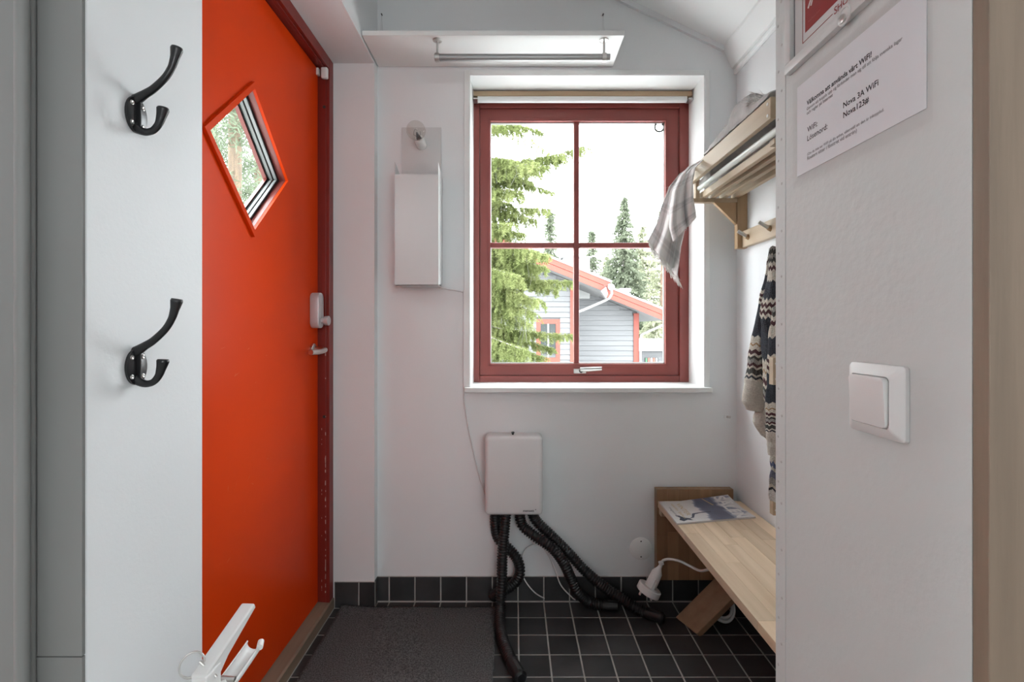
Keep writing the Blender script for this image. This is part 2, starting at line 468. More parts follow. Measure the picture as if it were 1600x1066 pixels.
# opening sash, set back a little from the frame
sy0, sy1 = 2.042, 2.092
SX0, SX1, SZ0, SZ1 = WX0 + 0.0275, WX1 - 0.0415, 0.8645, 1.9965
GX0, GX1, GZ0, GZ1 = -0.106, 0.650, 0.907, 1.951
sash = obj('sash', MB().box(SX0, GX0, sy0, sy1, SZ0, SZ1).box(GX1, SX1, sy0, sy1, SZ0, SZ1)
           .box(GX0, GX1, sy0, sy1, GZ1, SZ1).box(GX0, GX1, sy0, sy1, SZ0, GZ0), 'winred', win)
for nm, b in (('glazing_bead', (GX0 - 0.004, GX0 + 0.006, sy0 - 0.003, sy0 + 0.012, GZ0 - 0.004, GZ1 + 0.004)), ('glazing_bead', (GX1 - 0.006, GX1 + 0.004, sy0 - 0.003, sy0 + 0.012, GZ0 - 0.004, GZ1 + 0.004)),
              ('glazing_bead', (GX0, GX1, sy0 - 0.003, sy0 + 0.012, GZ1 - 0.006, GZ1 + 0.004)), ('glazing_bead', (GX0, GX1, sy0 - 0.003, sy0 + 0.012, GZ0 - 0.004, GZ0 + 0.006))):
    obj(nm, MB().box(*b), 'winred', sash, bevel=0.001)
for nm, b in (('seal', (GX0 + 0.006, GX0 + 0.0085, sy0 + 0.012, sy0 + 0.028, GZ0, GZ1)), ('seal', (GX1 - 0.0085, GX1 - 0.006, sy0 + 0.012, sy0 + 0.028, GZ0, GZ1)),
              ('seal', (GX0, GX1, sy0 + 0.012, sy0 + 0.028, GZ1 - 0.010, GZ1 - 0.006)), ('seal', (GX0, GX1, sy0 + 0.012, sy0 + 0.028, GZ0 + 0.006, GZ0 + 0.010))):
    obj(nm, MB().box(*b), 'alu', sash)
mx = (900.5 - VX) * 2.06 / F; mz = H - (383.5 - VY) * 2.06 / F
obj('mullion', MB().box(mx - 0.0115, mx + 0.0115, 2.052, 2.084, GZ0, GZ1), 'winred', sash, bevel=0.003)
obj('glazing_bar', MB().box(GX0, mx - 0.0116, 2.053, 2.083, mz - 0.011, mz + 0.011), 'winred', sash, bevel=0.003)
obj('glazing_bar', MB().box(mx + 0.0116, GX1, 2.053, 2.083, mz - 0.011, mz + 0.011), 'winred', sash, bevel=0.003)
for a, b in ((GX0, mx), (mx, GX1)):
    for c, d in ((GZ0, mz), (mz, GZ1)):
        obj('pane', MB().box(a, b, 2.0665, 2.0695, c, d), 'glass', sash)
ring_c = W(1030, 199, 2.063)
obj('ring_sticker', MB().torus(ring_c, (0, 1, 0), 0.019, 0.0036), 'dark', sash, smooth=True)
hp = W(907, 580, 2.035)
wh = obj('window_handle', MB().box(hp.x - 0.029, hp.x + 0.024, 2.036, 2.042, hp.z - 0.010, hp.z + 0.010), 'steel', win, bevel=0.002)
obj('handle_neck', MB().cyl((hp.x + 0.002, 2.037, hp.z), (hp.x + 0.004, 2.016, hp.z + 0.008), 0.008, 14), 'dark', wh, smooth='auto')
obj('lever', MB().sweep([(hp.x - 0.004, 2.014, hp.z + 0.008), (hp.x + 0.03, 2.012, hp.z + 0.009), (hp.x + 0.086, 2.014, hp.z + 0.012)], [0.0085, 0.009, 0.0075], 12, flat=0.6), 'steel', wh, smooth='auto')
# white lining of the recess: trim strip round the opening and the sill board
for nm, b in (('trim_strip', (WX0 - 0.022, WX0, YB - 0.006, YB + 0.0, WZ0, WZ1 + 0.018)), ('trim_strip', (WX1, WX1 + 0.020, YB - 0.006, YB, WZ0, WZ1 + 0.018)),
              ('trim_strip', (WX0, WX1, YB - 0.006, YB, WZ1, WZ1 + 0.018))):
    obj(nm, MB().box(*b), 'trim', win, bevel=0.0015)
for nm, b in (('lining', (WX0 - 0.001, WX0 + 0.002, YB - 0.004, 2.03, WZ0, WZ1)), ('lining', (WX1 - 0.002, WX1 + 0.001, YB - 0.004, 2.03, WZ0, WZ1)), ('lining', (WX0, WX1, YB - 0.004, 2.03, WZ1 - 0.002, WZ1 + 0.001))):
    obj(nm, MB().box(*b), 'trim', win)
obj('window_sill', MB().box(WX0 - 0.018, WX1 + 0.020, 1.838, 2.035, WZ0 - 0.018, WZ0), 'trim', win, bevel=0.002)

obj('added_sill_reflector', MB().prism([(WX0 - 0.03, 2.085, WZ0 + 0.0), (WX0 - 0.03, 2.16, WZ0 - 0.02), (WX0 - 0.03, 2.16, WZ0 - 0.045), (WX0 - 0.03, 2.10, WZ0 - 0.03)], (WX1 - WX0 + 0.06, 0, 0)), 'gutter_sheet', win)  # unseen sheet-metal sill, added to bounce sky light up into the hall

# rolled up blind under the top of the recess
bl = thing('roller_blind', (0.285, 1.99, 2.0), 'rolled-up blind with a pale wooden rail above the red window', 'blind')
obj('rail', MB().box(-0.168, 0.737, 1.978, 2.000, 2.022, 2.044), 'blind', bl, bevel=0.004)
obj('fabric_roll', MB().cyl((-0.15, 1.992, 2.014), (0.715, 1.992, 2.014), 0.0135, 18), 'trim', bl, smooth='auto')
for x in (-0.165, 0.722):
    obj('bracket', MB().box(x - 0.004, x + 0.016, 1.972, 2.012, 2.006, 2.012).box(x - 0.004 if x < 0 else x + 0.014, x - 0.002 if x < 0 else x + 0.016, 1.972, 2.012, 2.006, 2.048), 'steel', bl)

# ------------------------------------------------------------------ entrance door
XD = -0.73
door = struct('door_1', loc=(XD, 1.33, 0.045))
DY0, DY1, DZ0, DZ1 = 0.862, 1.786, 0.047, 2.028
cy, cz, hd = 1.337, 1.536, 0.197
pts2 = [(DY0, DZ0), (DY1, DZ0), (DY1, DZ1), (DY0, DZ1), (cy - hd, cz), (cy, cz - hd), (cy + hd, cz), (cy, cz + hd)]
fcs = [(0, 1, 5), (1, 2, 6), (2, 3, 7), (3, 0, 4), (1, 6, 5), (2, 7, 6), (3, 4, 7), (0, 5, 4)]
lf = MB()
lf.v = [(XD, y, z) for y, z in pts2] + [(XD - 0.06, y, z) for y, z in pts2]
lf.f = fcs + [tuple(8 + i for i in reversed(f)) for f in fcs]
for loop in ((0, 1, 2, 3), (7, 6, 5, 4)):
    for i in range(4):
        a, b = loop[i], loop[(i + 1) % 4]
        lf.f.append((a, b, b + 8, a + 8))
obj('leaf', lf, 'door', door)
def diamond_frame(h_out, h_in, x0, x1, dz=0.0):
    m = MB(); c = [(-1, 0), (0, -1), (1, 0), (0, 1)]
    for i in range(4):
        a, b = c[i], c[(i + 1) % 4]
        q = [(cy + a[0] * h_out, cz + a[1] * h_out), (cy + b[0] * h_out, cz + b[1] * h_out), (cy + b[0] * h_in, cz + b[1] * h_in), (cy + a[0] * h_in, cz + a[1] * h_in)]
        m.prism([(x0, y, z) for y, z in q], (x1 - x0, 0, 0))
    return m
dw = obj('door_window', diamond_frame(0.217, 0.1965, XD - 0.001, XD + 0.009), 'door', door)
obj('outer_lip', diamond_frame(0.199, 0.178, XD - 0.062, XD - 0.050), 'winred', dw)
obj('inner_lining', diamond_frame(0.1975, 0.1955, XD - 0.060, XD + 0.0), 'winred', dw)
for k in range(2):
    x = XD - 0.0215 - 0.0145 * k
    obj('spacer', diamond_frame(0.196, 0.1855, x - 0.0095, x), 'spacer', dw)
    obj('seal', diamond_frame(0.196, 0.184, x + 0.0002, x + 0.0022), 'black', dw)
obj('seal', diamond_frame(0.196, 0.184, XD - 0.0485, XD - 0.0462), 'black', dw)
for x in (XD - 0.020, XD - 0.034, XD - 0.0482):
    obj('pane', MB().prism([(x, cy - 0.190, cz), (x, cy, cz - 0.190), (x, cy + 0.190, cz), (x, cy, cz + 0.190)], (-0.002, 0, 0)), 'glass', dw)
# frame
for nm, b in (('frame_jamb', (-0.80, -0.688, 1.790, 1.829, 0.04, 2.074)), ('frame_jamb', (-0.80, -0.688, 0.820, 0.859, 0.04, 2.074)), ('frame_head', (-0.80, -0.688, 0.859, 1.790, 2.032, 2.074))):
    obj(nm, MB().box(*b), 'doorframe', door, bevel=0.0015)
for nm, b in (('frame_stop', (-0.715, -0.700, 1.7855, 1.7905, 0.045, 2.030)), ('frame_stop', (-0.712, -0.700, 0.862, 1.786, 2.0285, 2.033))):
    obj(nm, MB().box(*b), 'doorframe', door, bevel=0.001)
obj('edge_seal', MB().box(XD - 0.058, XD - 0.004, 1.7863, 1.7897, 0.047, 2.03), 'black', door)
obj('plug_hole', MB().lathe((-0.706, 1.7855, 0.735), (0, -1, 0), [(0, 0.006), (0.001, 0.005)], 14), 'dark', door)
obj('plug_hole', MB().lathe((-0.706, 1.7855, 1.888), (0, -1, 0), [(0, 0.006), (0.001, 0.005)], 14), 'dark', door)
ch = MB()
for k in range(46):
    z = 0.05 + abs(random.gauss(0, 0.34)); e = random.uniform(0.0007, 0.0022)
    ch.box(-0.7006 - e, -0.6996, 1.7851, 1.7857, z, z + random.uniform(0.002, 0.013))
for k in range(12):
    z = 0.05 + abs(random.gauss(0, 0.4)); ch.box(-0.7155, -0.7142, 1.7851, 1.7857, z, z + random.uniform(0.002, 0.008))
o = obj('paint_chips', ch, 'chip', door); o['kind'] = 'stuff'
# faint scratches in the paint
scm = mat('scratched_paint', (0.75, 0.20, 0.08), 0.6)
sc = MB()
for k in range(46):
    y = random.uniform(0.9, 1.62); z = random.uniform(0.15, 1.1); l = random.uniform(0.004, 0.032); a = random.gauss(0.6, 0.5)
    d = Vector((0, math.cos(a), math.sin(a))) * l; p = Vector((XD + 0.0003, y, z)); w = Vector((0, -d.z, d.y)).normalized() * random.uniform(0.0002, 0.0006)
    sc.quad(p - d / 2 - w * .3, p - w, p + d / 2, p + w)
o = obj('scratches', sc, scm, door); o['kind'] = 'stuff'
# threshold
obj('threshold', MB().prism([(-0.80, 0.82, 0.0), (-0.684, 0.82, 0.0), (-0.684, 0.82, 0.037), (-0.690, 0.82, 0.041), (-0.735, 0.82, 0.044), (-0.80, 0.82, 0.046)], (0, 1.008, 0)), 'threshold', door, bevel=0.001)
# lock and handle
def rounded_rect(cy_, cz_, hy, hz, r, n=6):
    out = []
    for sx, sz, a0 in ((1, 1, 0), (-1, 1, 90), (-1, -1, 180), (1, -1, 270)):
        for k in range(n + 1):
            a = R(a0 + 90 * k / n); out.append((cy_ + sx * (hy - r) + r * math.cos(a), cz_ + sz * (hz - r) + r * math.sin(a)))
    return out
lock = obj('lock_body', MB().prism([(XD + 0.0005, y, z) for y, z in rounded_rect(1.738, 1.129, 0.0245, 0.064, 0.022)], (0.032, 0, 0)), 'silver', door, smooth='auto', bevel=0.003)
obj('lock_knob', MB().lathe((XD + 0.032, 1.742, 1.092), (1, 0, 0), [(0, 0.010), (0.012, 0.010), (0.0125, 0.0165), (0.026, 0.0175), (0.028, 0.015)], 24), 'silver', lock, smooth='auto')
hz_ = H - 34 * 1.73 / F
hd_ = obj('door_handle', MB().lathe((XD + 0.0005, 1.737, hz_), (1, 0, 0), [(0, 0.021), (0.007, 0.021), (0.009, 0.018)], 24), 'steel', door, smooth='auto')
obj('lever', MB().sweep(spline([(XD + 0.006, 1.737, hz_), (XD + 0.030, 1.737, hz_), (XD + 0.047, 1.730, hz_ - 0.001), (XD + 0.053, 1.712, hz_ - 0.003), (XD + 0.050, 1.672, hz_ - 0.006), (XD + 0.042, 1.625, hz_ - 0.006)], 0.005), 0.0095, 14), 'steel', hd_, smooth='auto')
# magnetic door contact
ds = thing('door_sensor', (-0.70, 1.785, 1.99), 'small white two-piece magnetic contact at the top corner of the red door', 'sensor')
obj('sensor_body', MB().box(-0.7125, -0.6885, 1.768, 1.7853, 1.988, 2.029), 'plastic', ds, bevel=0.005, bseg=3, smooth=True)
obj('magnet', MB().box(XD + 0.0003, XD + 0.010, 1.768, 1.785, 2.000, 2.026), 'plastic', ds, bevel=0.002)

# ------------------------------------------------------------------ shelf board with hanging rail over the window
sb = thing('wall_shelf', (-0.07, 1.77, 2.082), 'white painted shelf board over the window with a grey clothes rail under it', 'shelf')
obj('board', MB().box(-0.528, 0.384, 1.667, 1.8675, 2.082, 2.099), 'trim', sb, bevel=0.0012)
rail_z, rail_y = 2.020, 1.694
obj('rail', MB().cyl((-0.279, rail_y, rail_z), (0.338, rail_y, rail_z), 0.0125, 20), 'alu', sb, smooth='auto')
for x in (-0.270, 0.318):
    br = obj('rail_bracket', MB().lathe((x, rail_y, 2.0818), (0, 0, -1), [(0, 0.016), (0.003, 0.016), (0.006, 0.008)], 20), 'steel', sb, smooth='auto')
    obj('stem', MB().cyl((x, rail_y, 2.078), (x, rail_y, rail_z + 0.010), 0.0042, 12), 'steel', br, smooth='auto')
    obj('collar', MB().cyl((x - 0.007, rail_y, rail_z), (x + 0.007, rail_y, rail_z), 0.0155, 20), 'steel', br, smooth='auto')
for px in (597, 942):
    x = (px - VX) * YB / F; nz_ = H - (24 - VY) * YB / F
    hw = obj('hanger_wire', MB().sweep([(x - 0.010, 1.862, 2.098), (x, 1.866, nz_), (x + 0.010, 1.862, 2.098)], 0.0009, 6), 'alu', sb)
    obj('nail', MB().cyl((x, 1.872, nz_), (x, 1.860, nz_), 0.0022, 8), 'dark', hw)

# ------------------------------------------------------------------ wall lamp with clear bulb
lamp = thing('wall_lamp', (-0.36, 1.83, 1.22), 'white sheet-metal wall lamp with a clear globe bulb left of the window', 'lamp')
obj('back_plate', MB().box(-0.436, -0.282, 1.864, 1.8695, 1.228, 1.845), 'metalwhite', lamp, bevel=0.0008)
lx0, lx1, ly = -0.438, -0.277, 1.762
cov = obj('cover', MB().box(lx0 + 0.002, lx1 - 0.002, ly, ly + 0.002, 1.222, 1.630).box(lx0 + 0.002, lx1 - 0.002, ly, 1.864, 1.222, 1.224), 'metalwhite', lamp)
for x in (lx0, lx1 - 0.002):
    obj('side_panel', MB().prism([(x, ly - 0.001, 1.224), (x, 1.864, 1.236), (x, 1.864, 1.640), (x, ly - 0.001, 1.675)], (0.002, 0, 0)), 'metalwhite', lamp)
sock = W(659, 228, 1.862); bulb = W(650, 204, 1.775); ax = (bulb - sock).normalized()
so = obj('socket', MB().lathe(sock, ax, [(0, 0.019), (0.036, 0.0185), (0.044, 0.0165)], 20), 'plastic', lamp, smooth='auto')
bc = bulb - sock; L0 = bc.length
prof = [(0.040, 0.012)]
for k in range(1, 17):
    a = math.pi * (0.88 - 0.88 * k / 16)
    prof.append((L0 + 0.0355 * math.cos(a), 0.0355 * math.sin(a)))
obj('bulb', MB().lathe(sock, ax, prof, 28), 'bulbglass', so, smooth=True)
obj('bulb_stem', MB().lathe(sock, ax, [(0.038, 0.011), (0.055, 0.008), (0.072, 0.004), (0.078, 0.0035)], 14), 'inkgrey', so, smooth='auto')
ref = ax.cross(Vector((1, 0, 0))).normalized(); rr2 = ax.cross(ref)
obj('filament', MB().sweep([sock + ax * (0.074) + 0.014 * (math.cos(a) * ref + math.sin(a) * rr2) + ax * 0.006 * math.sin(3 * a) for a in [2 * math.pi * k / 30 for k in range(28)]], 0.0006, 5), 'dark', so)

# lamp cord down the side of the window to the boot dryer
cd = MB()
cd.sweep(spline([W(686, 449, 1.84), W(700, 452, 1.862), W(722, 456, 1.866), W(724.5, 465, 1.866), W(724.5, 600, 1.866), W(727, 640, 1.866), W(738, 700, 1.866), W(749, 745, 1.864), W(760, 778, 1.850)], 0.012), 0.0028, 8)
tag(obj('lamp_cord', cd, 'plasticg', smooth=True), 'thin white cord running from the wall lamp down to the boot dryer', 'cord')

# ------------------------------------------------------------------ boot dryer with four hoses
dry = thing('boot_dryer', (0.0, 1.82, 0.34), 'white wall-mounted boot dryer box with four black corrugated hoses under the window', 'boot dryer')
bx0, bx1, bz0, bz1, by0 = -0.1095, 0.1085, 0.366, 0.661, 1.785
dbody = obj('body', MB().box(bx0 + 0.001, bx1 - 0.001, by0, 1.8695, bz0, bz1), 'plasticg', dry, bevel=0.016, bseg=5, smooth=True)
text('logo', 'mensett', 'ink', (0.034, by0, 0.3745 + 0.007), (1, 0, 0), (0, 0, 1), 0.041, dbody, 0.0006, 0.02)
text('logo_mark', '+', 'ink', (0.078, by0, 0.3845 + 0.002), (1, 0, 0), (0, 0, 1), 0.005, dbody, 0.0006, 0.02)
obj('switch_peg', MB().lathe((-0.004, 1.82, bz1 - 0.002), (0, 0, 1), [(0, 0.004), (0.006, 0.004), (0.009, 0.0065), (0.013, 0.005)], 12), 'black', dry, smooth='auto')
def floor_pt(px, py, z):
    d = (H - z) * F / (py - VY)
    return Vector(((px - VX) * d / F, d, z))
hr = 0.0195
def hose(pts, noz_len):
    p = spline(pts, 0.00248)
    n = len(p); nz_n = int(noz_len / 0.00248)
    body = p[:n - nz_n]; rp = [0.0155, 0.0202, 0.0206, 0.0158]
    h = obj('hose', MB().sweep(body, [rp[i % 4] for i in range(len(body))], 14), 'black', dry, smooth=True)
    np_ = p[n - nz_n - 2:]
    m = len(np_)
    rads = [0.0205 if i < m - 3 else 0.0205 - 0.002 * (i - m + 4) for i in range(m)]
    nz = obj('nozzle', MB().sweep(np_, rads, 16), 'black', h, smooth='auto')
    c = np_[m // 2]; t = (np_[-1] - np_[0]).normalized(); side = t.cross(Vector((0, 0, 1))).normalized(); up = side.cross(t)
    obj('slot', MB().obox(c + up * 0.0198, t * noz_len * 0.28, side * 0.006, up * 0.002), 'dark', nz, bevel=0.001)
    return h
oz = 0.375
def O(px, d=1.825): return Vector(((px - VX) * d / F, d, oz))
hose([O(774, 1.845), W(774, 822, 1.845), W(779, 842, 1.85), W(795, 858, 1.845), W(809, 876, 1.838), W(812, 897, 1.832), W(801, 914, 1.832), W(782, 925, 1.836), W(767, 934, 1.842)], 0.05)
hose([O(791, 1.81), W(788, 830, 1.80), W(785, 870, 1.785), W(784, 910, 1.77), W(782, 945, 1.755), floor_pt(781, 974, 0.026), floor_pt(786, 1003, 0.021), floor_pt(797, 1030, 0.021), floor_pt(815, 1062, 0.021)], 0.075)
hose([O(811, 1.82), W(816, 820, 1.815), W(833, 836, 1.80), W(862, 856, 1.79), W(881, 880, 1.79), W(892, 904, 1.795), W(903, 926, 1.80), floor_pt(922, 941, 0.021), floor_pt(944, 946, 0.021), floor_pt(967, 947, 0.021)], 0.055)
hose([O(829, 1.845), W(838, 814, 1.845), W(862, 838, 1.84), W(888, 864, 1.835), W(915, 893, 1.825), W(945, 918, 1.815), W(975, 938, 1.80), floor_pt(1003, 955, 0.021), floor_pt(1038, 967, 0.021)], 0.065)

# thin white dryer cable looping on the skirting
ck = MB()
ck.sweep(spline([W(828, 803, 1.855), W(830, 835, 1.860), W(834, 851, 1.858), W(846, 853, 1.855), W(858, 870, 1.855), W(868, 893, 1.852), W(876, 914, 1.848), W(890, 930, 1.838), floor_pt(903, 938.5, 0.004), floor_pt(935, 938.0, 0.004), floor_pt(962, 938.5, 0.004)], 0.008), 0.0024, 8)
ck.sweep(spline([W(836, 850, 1.856), W(822, 858, 1.857), W(815, 874, 1.857), W(816, 895, 1.855), W(822, 910, 1.851), W(838, 928, 1.845), floor_pt(860, 937.5, 0.004), floor_pt(896, 938.5, 0.004)], 0.008), 0.0024, 8)
tag(obj('dryer_cable', ck, 'plastic', smooth=True), 'thin white cable looping behind the hoses along the skirting tiles', 'cable')

# ------------------------------------------------------------------ wall details
jc = thing('junction_cover', tuple(W(1001, 857, YB)), 'round white junction box cover low on the wall beside the bench', 'wall cover')
cc = W(1001, 857, YB)
obj('disc', MB().lathe((cc.x, YB - 0.0002, cc.z), (0, -1, 0), [(0, 0.043), (0.005, 0.043), (0.0068, 0.040)], 36), 'trim', jc, smooth='auto')
for s in (-1, 1):
    obj('screw', MB().lathe((cc.x, YB - 0.0068, cc.z + s * 0.030), (0, -1, 0), [(0, 0.003), (0.001, 0.0025)], 10), 'dark', jc)
pc = W(1136, 651, YB)
wp = thing('wall_fitting', (pc.x, YB, pc.z), 'tiny capped cable outlet on the back wall above the bench', 'wall fitting')
obj('sleeve', MB().box(pc.x - 0.013, pc.x + 0.012, YB - 0.004, YB - 0.0002, pc.z - 0.008, pc.z + 0.008), 'wall', wp, bevel=0.002)
obj('cap', MB().cyl((pc.x - 0.004, YB - 0.008, pc.z), (pc.x + 0.010, YB - 0.006, pc.z - 0.001), 0.0042, 12), 'steel', wp, smooth='auto')

# door mat
def matfn(u, v):
    x = -0.652 + 0.588 * u + 0.012 * (1 - v) * (1 - u) * 0; y = 0.93 + 0.888 * v
    z = 0.0062 + 0.0012 * math.sin(9 * u + 5 * v)
    if u < 0.2 and v > 0.93: z += 0.012 * (1 - u / 0.2) * (v - 0.93) / 0.07
    x += 0.003 * mnoise.noise(Vector((0, v * 40, 3))); y += 0.002 * mnoise.noise(Vector((u * 40, 0, 9)))
    return (x, y, z)
tag(obj('door_mat', MB().grid(60, 90, matfn), 'mat', smooth=True, solid=0.006), 'charcoal grey ribbed entrance mat lying on the black tiles by the red door', 'mat')

# ------------------------------------------------------------------ bench
bench = thing('bench', (0.70, 1.30, 0.0), 'oak bench with a laminated seat and a slanting brace along the right wall', 'bench')
BX0, BX1, BZ = 0.548, 0.862, 0.407
seat = obj('seat', MB().box(BX0 + 0.003, BX1 - 0.003, 0.80, 1.826, BZ - 0.0255, BZ - 0.004), 'bench', bench)
nst = 7; sw = (BX1 - BX0) / nst
for i in range(nst):
    y = 1.827
    first = random.uniform(0.10, 0.42)
    while y > 0.80:
        y2 = max(0.795, y - first); first = random.uniform(0.30, 0.48)
        obj('stave', MB().box(BX0 + i * sw, BX0 + (i + 1) * sw - 0.0003, y2 + 0.0002, y, BZ - 0.024, BZ), 'bench', seat, bevel=0.0006, bseg=1)
        y = y2
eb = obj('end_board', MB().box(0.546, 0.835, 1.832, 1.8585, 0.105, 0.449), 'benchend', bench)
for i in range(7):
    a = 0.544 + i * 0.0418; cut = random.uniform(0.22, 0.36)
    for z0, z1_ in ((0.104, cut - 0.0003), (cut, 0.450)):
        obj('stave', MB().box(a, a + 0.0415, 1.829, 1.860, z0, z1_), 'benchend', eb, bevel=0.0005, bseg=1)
obj('cleat', MB().box(0.552, 0.60, 1.80, 1.828, BZ - 0.050, BZ - 0.026), 'shelf', bench, bevel=0.002)
# slanting brace from the floor up to the wall
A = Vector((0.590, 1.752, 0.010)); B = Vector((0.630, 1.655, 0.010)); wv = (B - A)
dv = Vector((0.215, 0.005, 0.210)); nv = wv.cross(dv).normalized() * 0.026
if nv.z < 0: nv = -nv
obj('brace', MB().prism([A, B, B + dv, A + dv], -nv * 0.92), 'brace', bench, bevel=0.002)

# magazine on the bench
mg = thing('magazine', (0.69, 1.70, BZ), 'travel magazine with a pale winter cover lying on the far end of the bench', 'magazine')
FL, FR, BLc, BRc = Vector((0.545, 1.604, BZ + 0.006)), Vector((0.836, 1.660, BZ + 0.006)), Vector((0.546, 1.803, BZ + 0.006)), Vector((0.812, 1.822, BZ + 0.027))
def mag(u, v, dz=0.0):
    p = FL.lerp(FR, u).lerp(BLc.lerp(BRc, u), v)
    lift = 0.02 * (max(0, u - 0.3) / 0.7) * v
    p.z = BZ + 0.006 + lift * (v ** 1.5) + dz
    return p
def mag_mat():
    m = bpy.data.materials.new('magazine_cover'); m.use_nodes = True; nt = m.node_tree; b = nt.nodes['Principled BSDF']; L = nt.links
    b.inputs['Roughness'].default_value = 0.3
    uv = _n(nt, 'ShaderNodeUVMap'); nz = _n(nt, 'ShaderNodeTexNoise'); nz.inputs['Scale'].default_value = 5; nz.inputs['Detail'].default_value = 5
    L.new(uv.outputs[0], nz.inputs['Vector'])
    rp = _n(nt, 'ShaderNodeValToRGB'); e = rp.color_ramp.elements
    e[0].position = 0.0; e[0].color = (0.06, 0.07, 0.11, 1); e[1].position = 1.0; e[1].color = (0.72, 0.69, 0.66, 1)
    for pos, c in ((0.36, (0.10, 0.11, 0.17)), (0.44, (0.26, 0.28, 0.36)), (0.49, (0.62, 0.60, 0.59))):
        x = e.new(pos); x.color = (*c, 1)
    # darker scene in the middle band of the cover, pale snow at the left
    sx = _n(nt, 'ShaderNodeSeparateXYZ'); L.new(uv.outputs[0], sx.inputs[0])
    r2 = _n(nt, 'ShaderNodeValToRGB'); q = r2.color_ramp.elements
    q[0].position = 0; q[0].color = (0.68,) * 3 + (1,); q[1].position = 1.0; q[1].color = (0.50,) * 3 + (1,)
    for pos, v in ((0.36, 0.60), (0.46, 0.42), (0.52, 0.24), (0.70, 0.26), (0.76, 0.44)):
        x = q.new(pos); x.color = (v, v, v, 1)
    L.new(sx.outputs[0], r2.inputs[0])
    ad = _n(nt, 'ShaderNodeMath', operation='MULTIPLY_ADD'); ad.inputs[1].default_value = 0.55
    L.new(nz.outputs['Fac'], ad.inputs[0])
    sb_ = _n(nt, 'ShaderNodeMath', operation='SUBTRACT'); sb_.inputs[1].default_value = 0.26
    L.new(r2.outputs[0], sb_.inputs[0]); L.new(sb_.outputs[0], ad.inputs[2]); L.new(ad.outputs[0], rp.inputs[0])
    L.new(rp.outputs[0], b.inputs['Base Color'])
    return m
cover = obj('cover', MB().grid(20, 14, lambda u, v: mag(u, v), uv=True), mag_mat(), mg, smooth=True, recalc=False)
pg = MB(); n_ = 24
edge = [(0, 0)] + [(k / n_, 0) for k in range(1, n_ + 1)] + [(1, k / n_) for k in range(1, n_ + 1)] + [(1 - k / n_, 1) for k in range(1, n_ + 1)] + [(0, 1 - k / n_) for k in range(1, n_)]
for (a, b), (c, d) in zip(edge, edge[1:] + edge[:1]):
    pg.quad(mag(a, b, -0.0004), mag(c, d, -0.0004), mag(c, d, -0.0058), mag(a, b, -0.0058))
obj('page_edges', pg, 'postertext', mg)
whitep = mat('cover_white_print', (0.74, 0.72, 0.70), 0.35)
goldp = mat('cover_gold_print', (0.50, 0.36, 0.16), 0.4)
darkp = mat('cover_dark_print', (0.05, 0.055, 0.09), 0.4)
# title runs from the back edge to the front edge, letter tops towards the wall
def wt(u0, v0, su, sv):
    return lambda a, b: mag(min(0.995, u0 + b * su), max(0.005, v0 - a * sv), 0.0005)
text('title', 'SÄLEN', whitep, (0, 0, 0), (1, 0, 0), (0, 0, 1), 1.0, cover, bold=0.03, height=1.0, warp=wt(0.775, 0.985, 0.19, 0.97))
text('cover_line', 'VINTER', goldp, (0, 0, 0), (1, 0, 0), (0, 0, 1), 1.0, cover, height=1.0, warp=wt(0.20, 0.86, 0.06, 0.58))
text('cover_line', 'upplev fjällen', goldp, (0, 0, 0), (1, 0, 0), (0, 0, 1), 1.0, cover, height=1.0, warp=wt(0.13, 0.86, 0.035, 0.70))
text('cover_line', 'magasinet', 'inkgrey', (0, 0, 0), (1, 0, 0), (0, 0, 1), 1.0, cover, height=1.0, warp=wt(0.06, 0.70, 0.03, 0.45))
def cover_poly(pts, m, dz=0.0004):
    me = MB(); k = []
    me.quad(*[mag(u, v, dz) for u, v in pts]); return obj('picture', me, m, cover, recalc=False)
cover_poly([(0.06, 0.12), (0.10, 0.05), (0.16, 0.10), (0.22, 0.06), (0.20, 0.16), (0.14, 0.2), (0.10, 0.30), (0.05, 0.32), (0.09, 0.2)], darkp)
cover_poly([(0.19, 0.14), (0.24, 0.20), (0.28, 0.34), (0.30, 0.36), (0.44, 0.40), (0.55, 0.40), (0.54, 0.36), (0.40, 0.355), (0.31, 0.31), (0.26, 0.17)], darkp)
cover_poly([(0.57, 0.06), (0.74, 0.04), (0.72, 0.36), (0.60, 0.42), (0.55, 0.30)], mat('cover_slate_print', (0.09, 0.095, 0.14), 0.35), 0.0003)
cover_poly([(0.60, 0.97), (0.615, 0.97), (0.68, 0.66), (0.66, 0.66)], goldp)

# plug hanging by its cord, and the coil of cable behind the brace
pl = thing('power_plug', tuple(W(1015, 930, 1.78)), 'white plug with a wide adapter collar dangling beside the bench', 'plug')
t0, t1 = W(1033, 882, 1.77), W(1006, 938, 1.765)
axp = (t1 - t0).normalized(); Lp = (t1 - t0).length
obj('plug_body', MB().lathe(t0, axp, [(0, 0.006), (0.012, 0.0075), (0.018, 0.010), (0.034, 0.019), (0.075, 0.0205), (0.098, 0.021)], 20), 'plastic', pl, smooth='auto')
obj('collar', MB().lathe(t0 + axp * 0.090, axp, [(0, 0.040), (0.002, 0.0425), (0.024, 0.0425), (0.026, 0.040)], 32), 'plastic', pl, smooth='auto')
sv = axp.cross(Vector((0, 1, 0))).normalized()
for s in (-1, 1):
    c = t0 + axp * 0.114 + sv * 0.023 * s
    obj('pin', MB().cyl(c, c + axp * 0.020, 0.0048, 12, 0.004), 'plastic', pl, smooth='auto')
obj('grip', MB().obox(t0 + axp * 0.07 - Vector((0, 0.0195, 0)), axp * 0.018, sv * 0.006, (0, 0.003, 0)), 'plastic', pl, bevel=0.001)
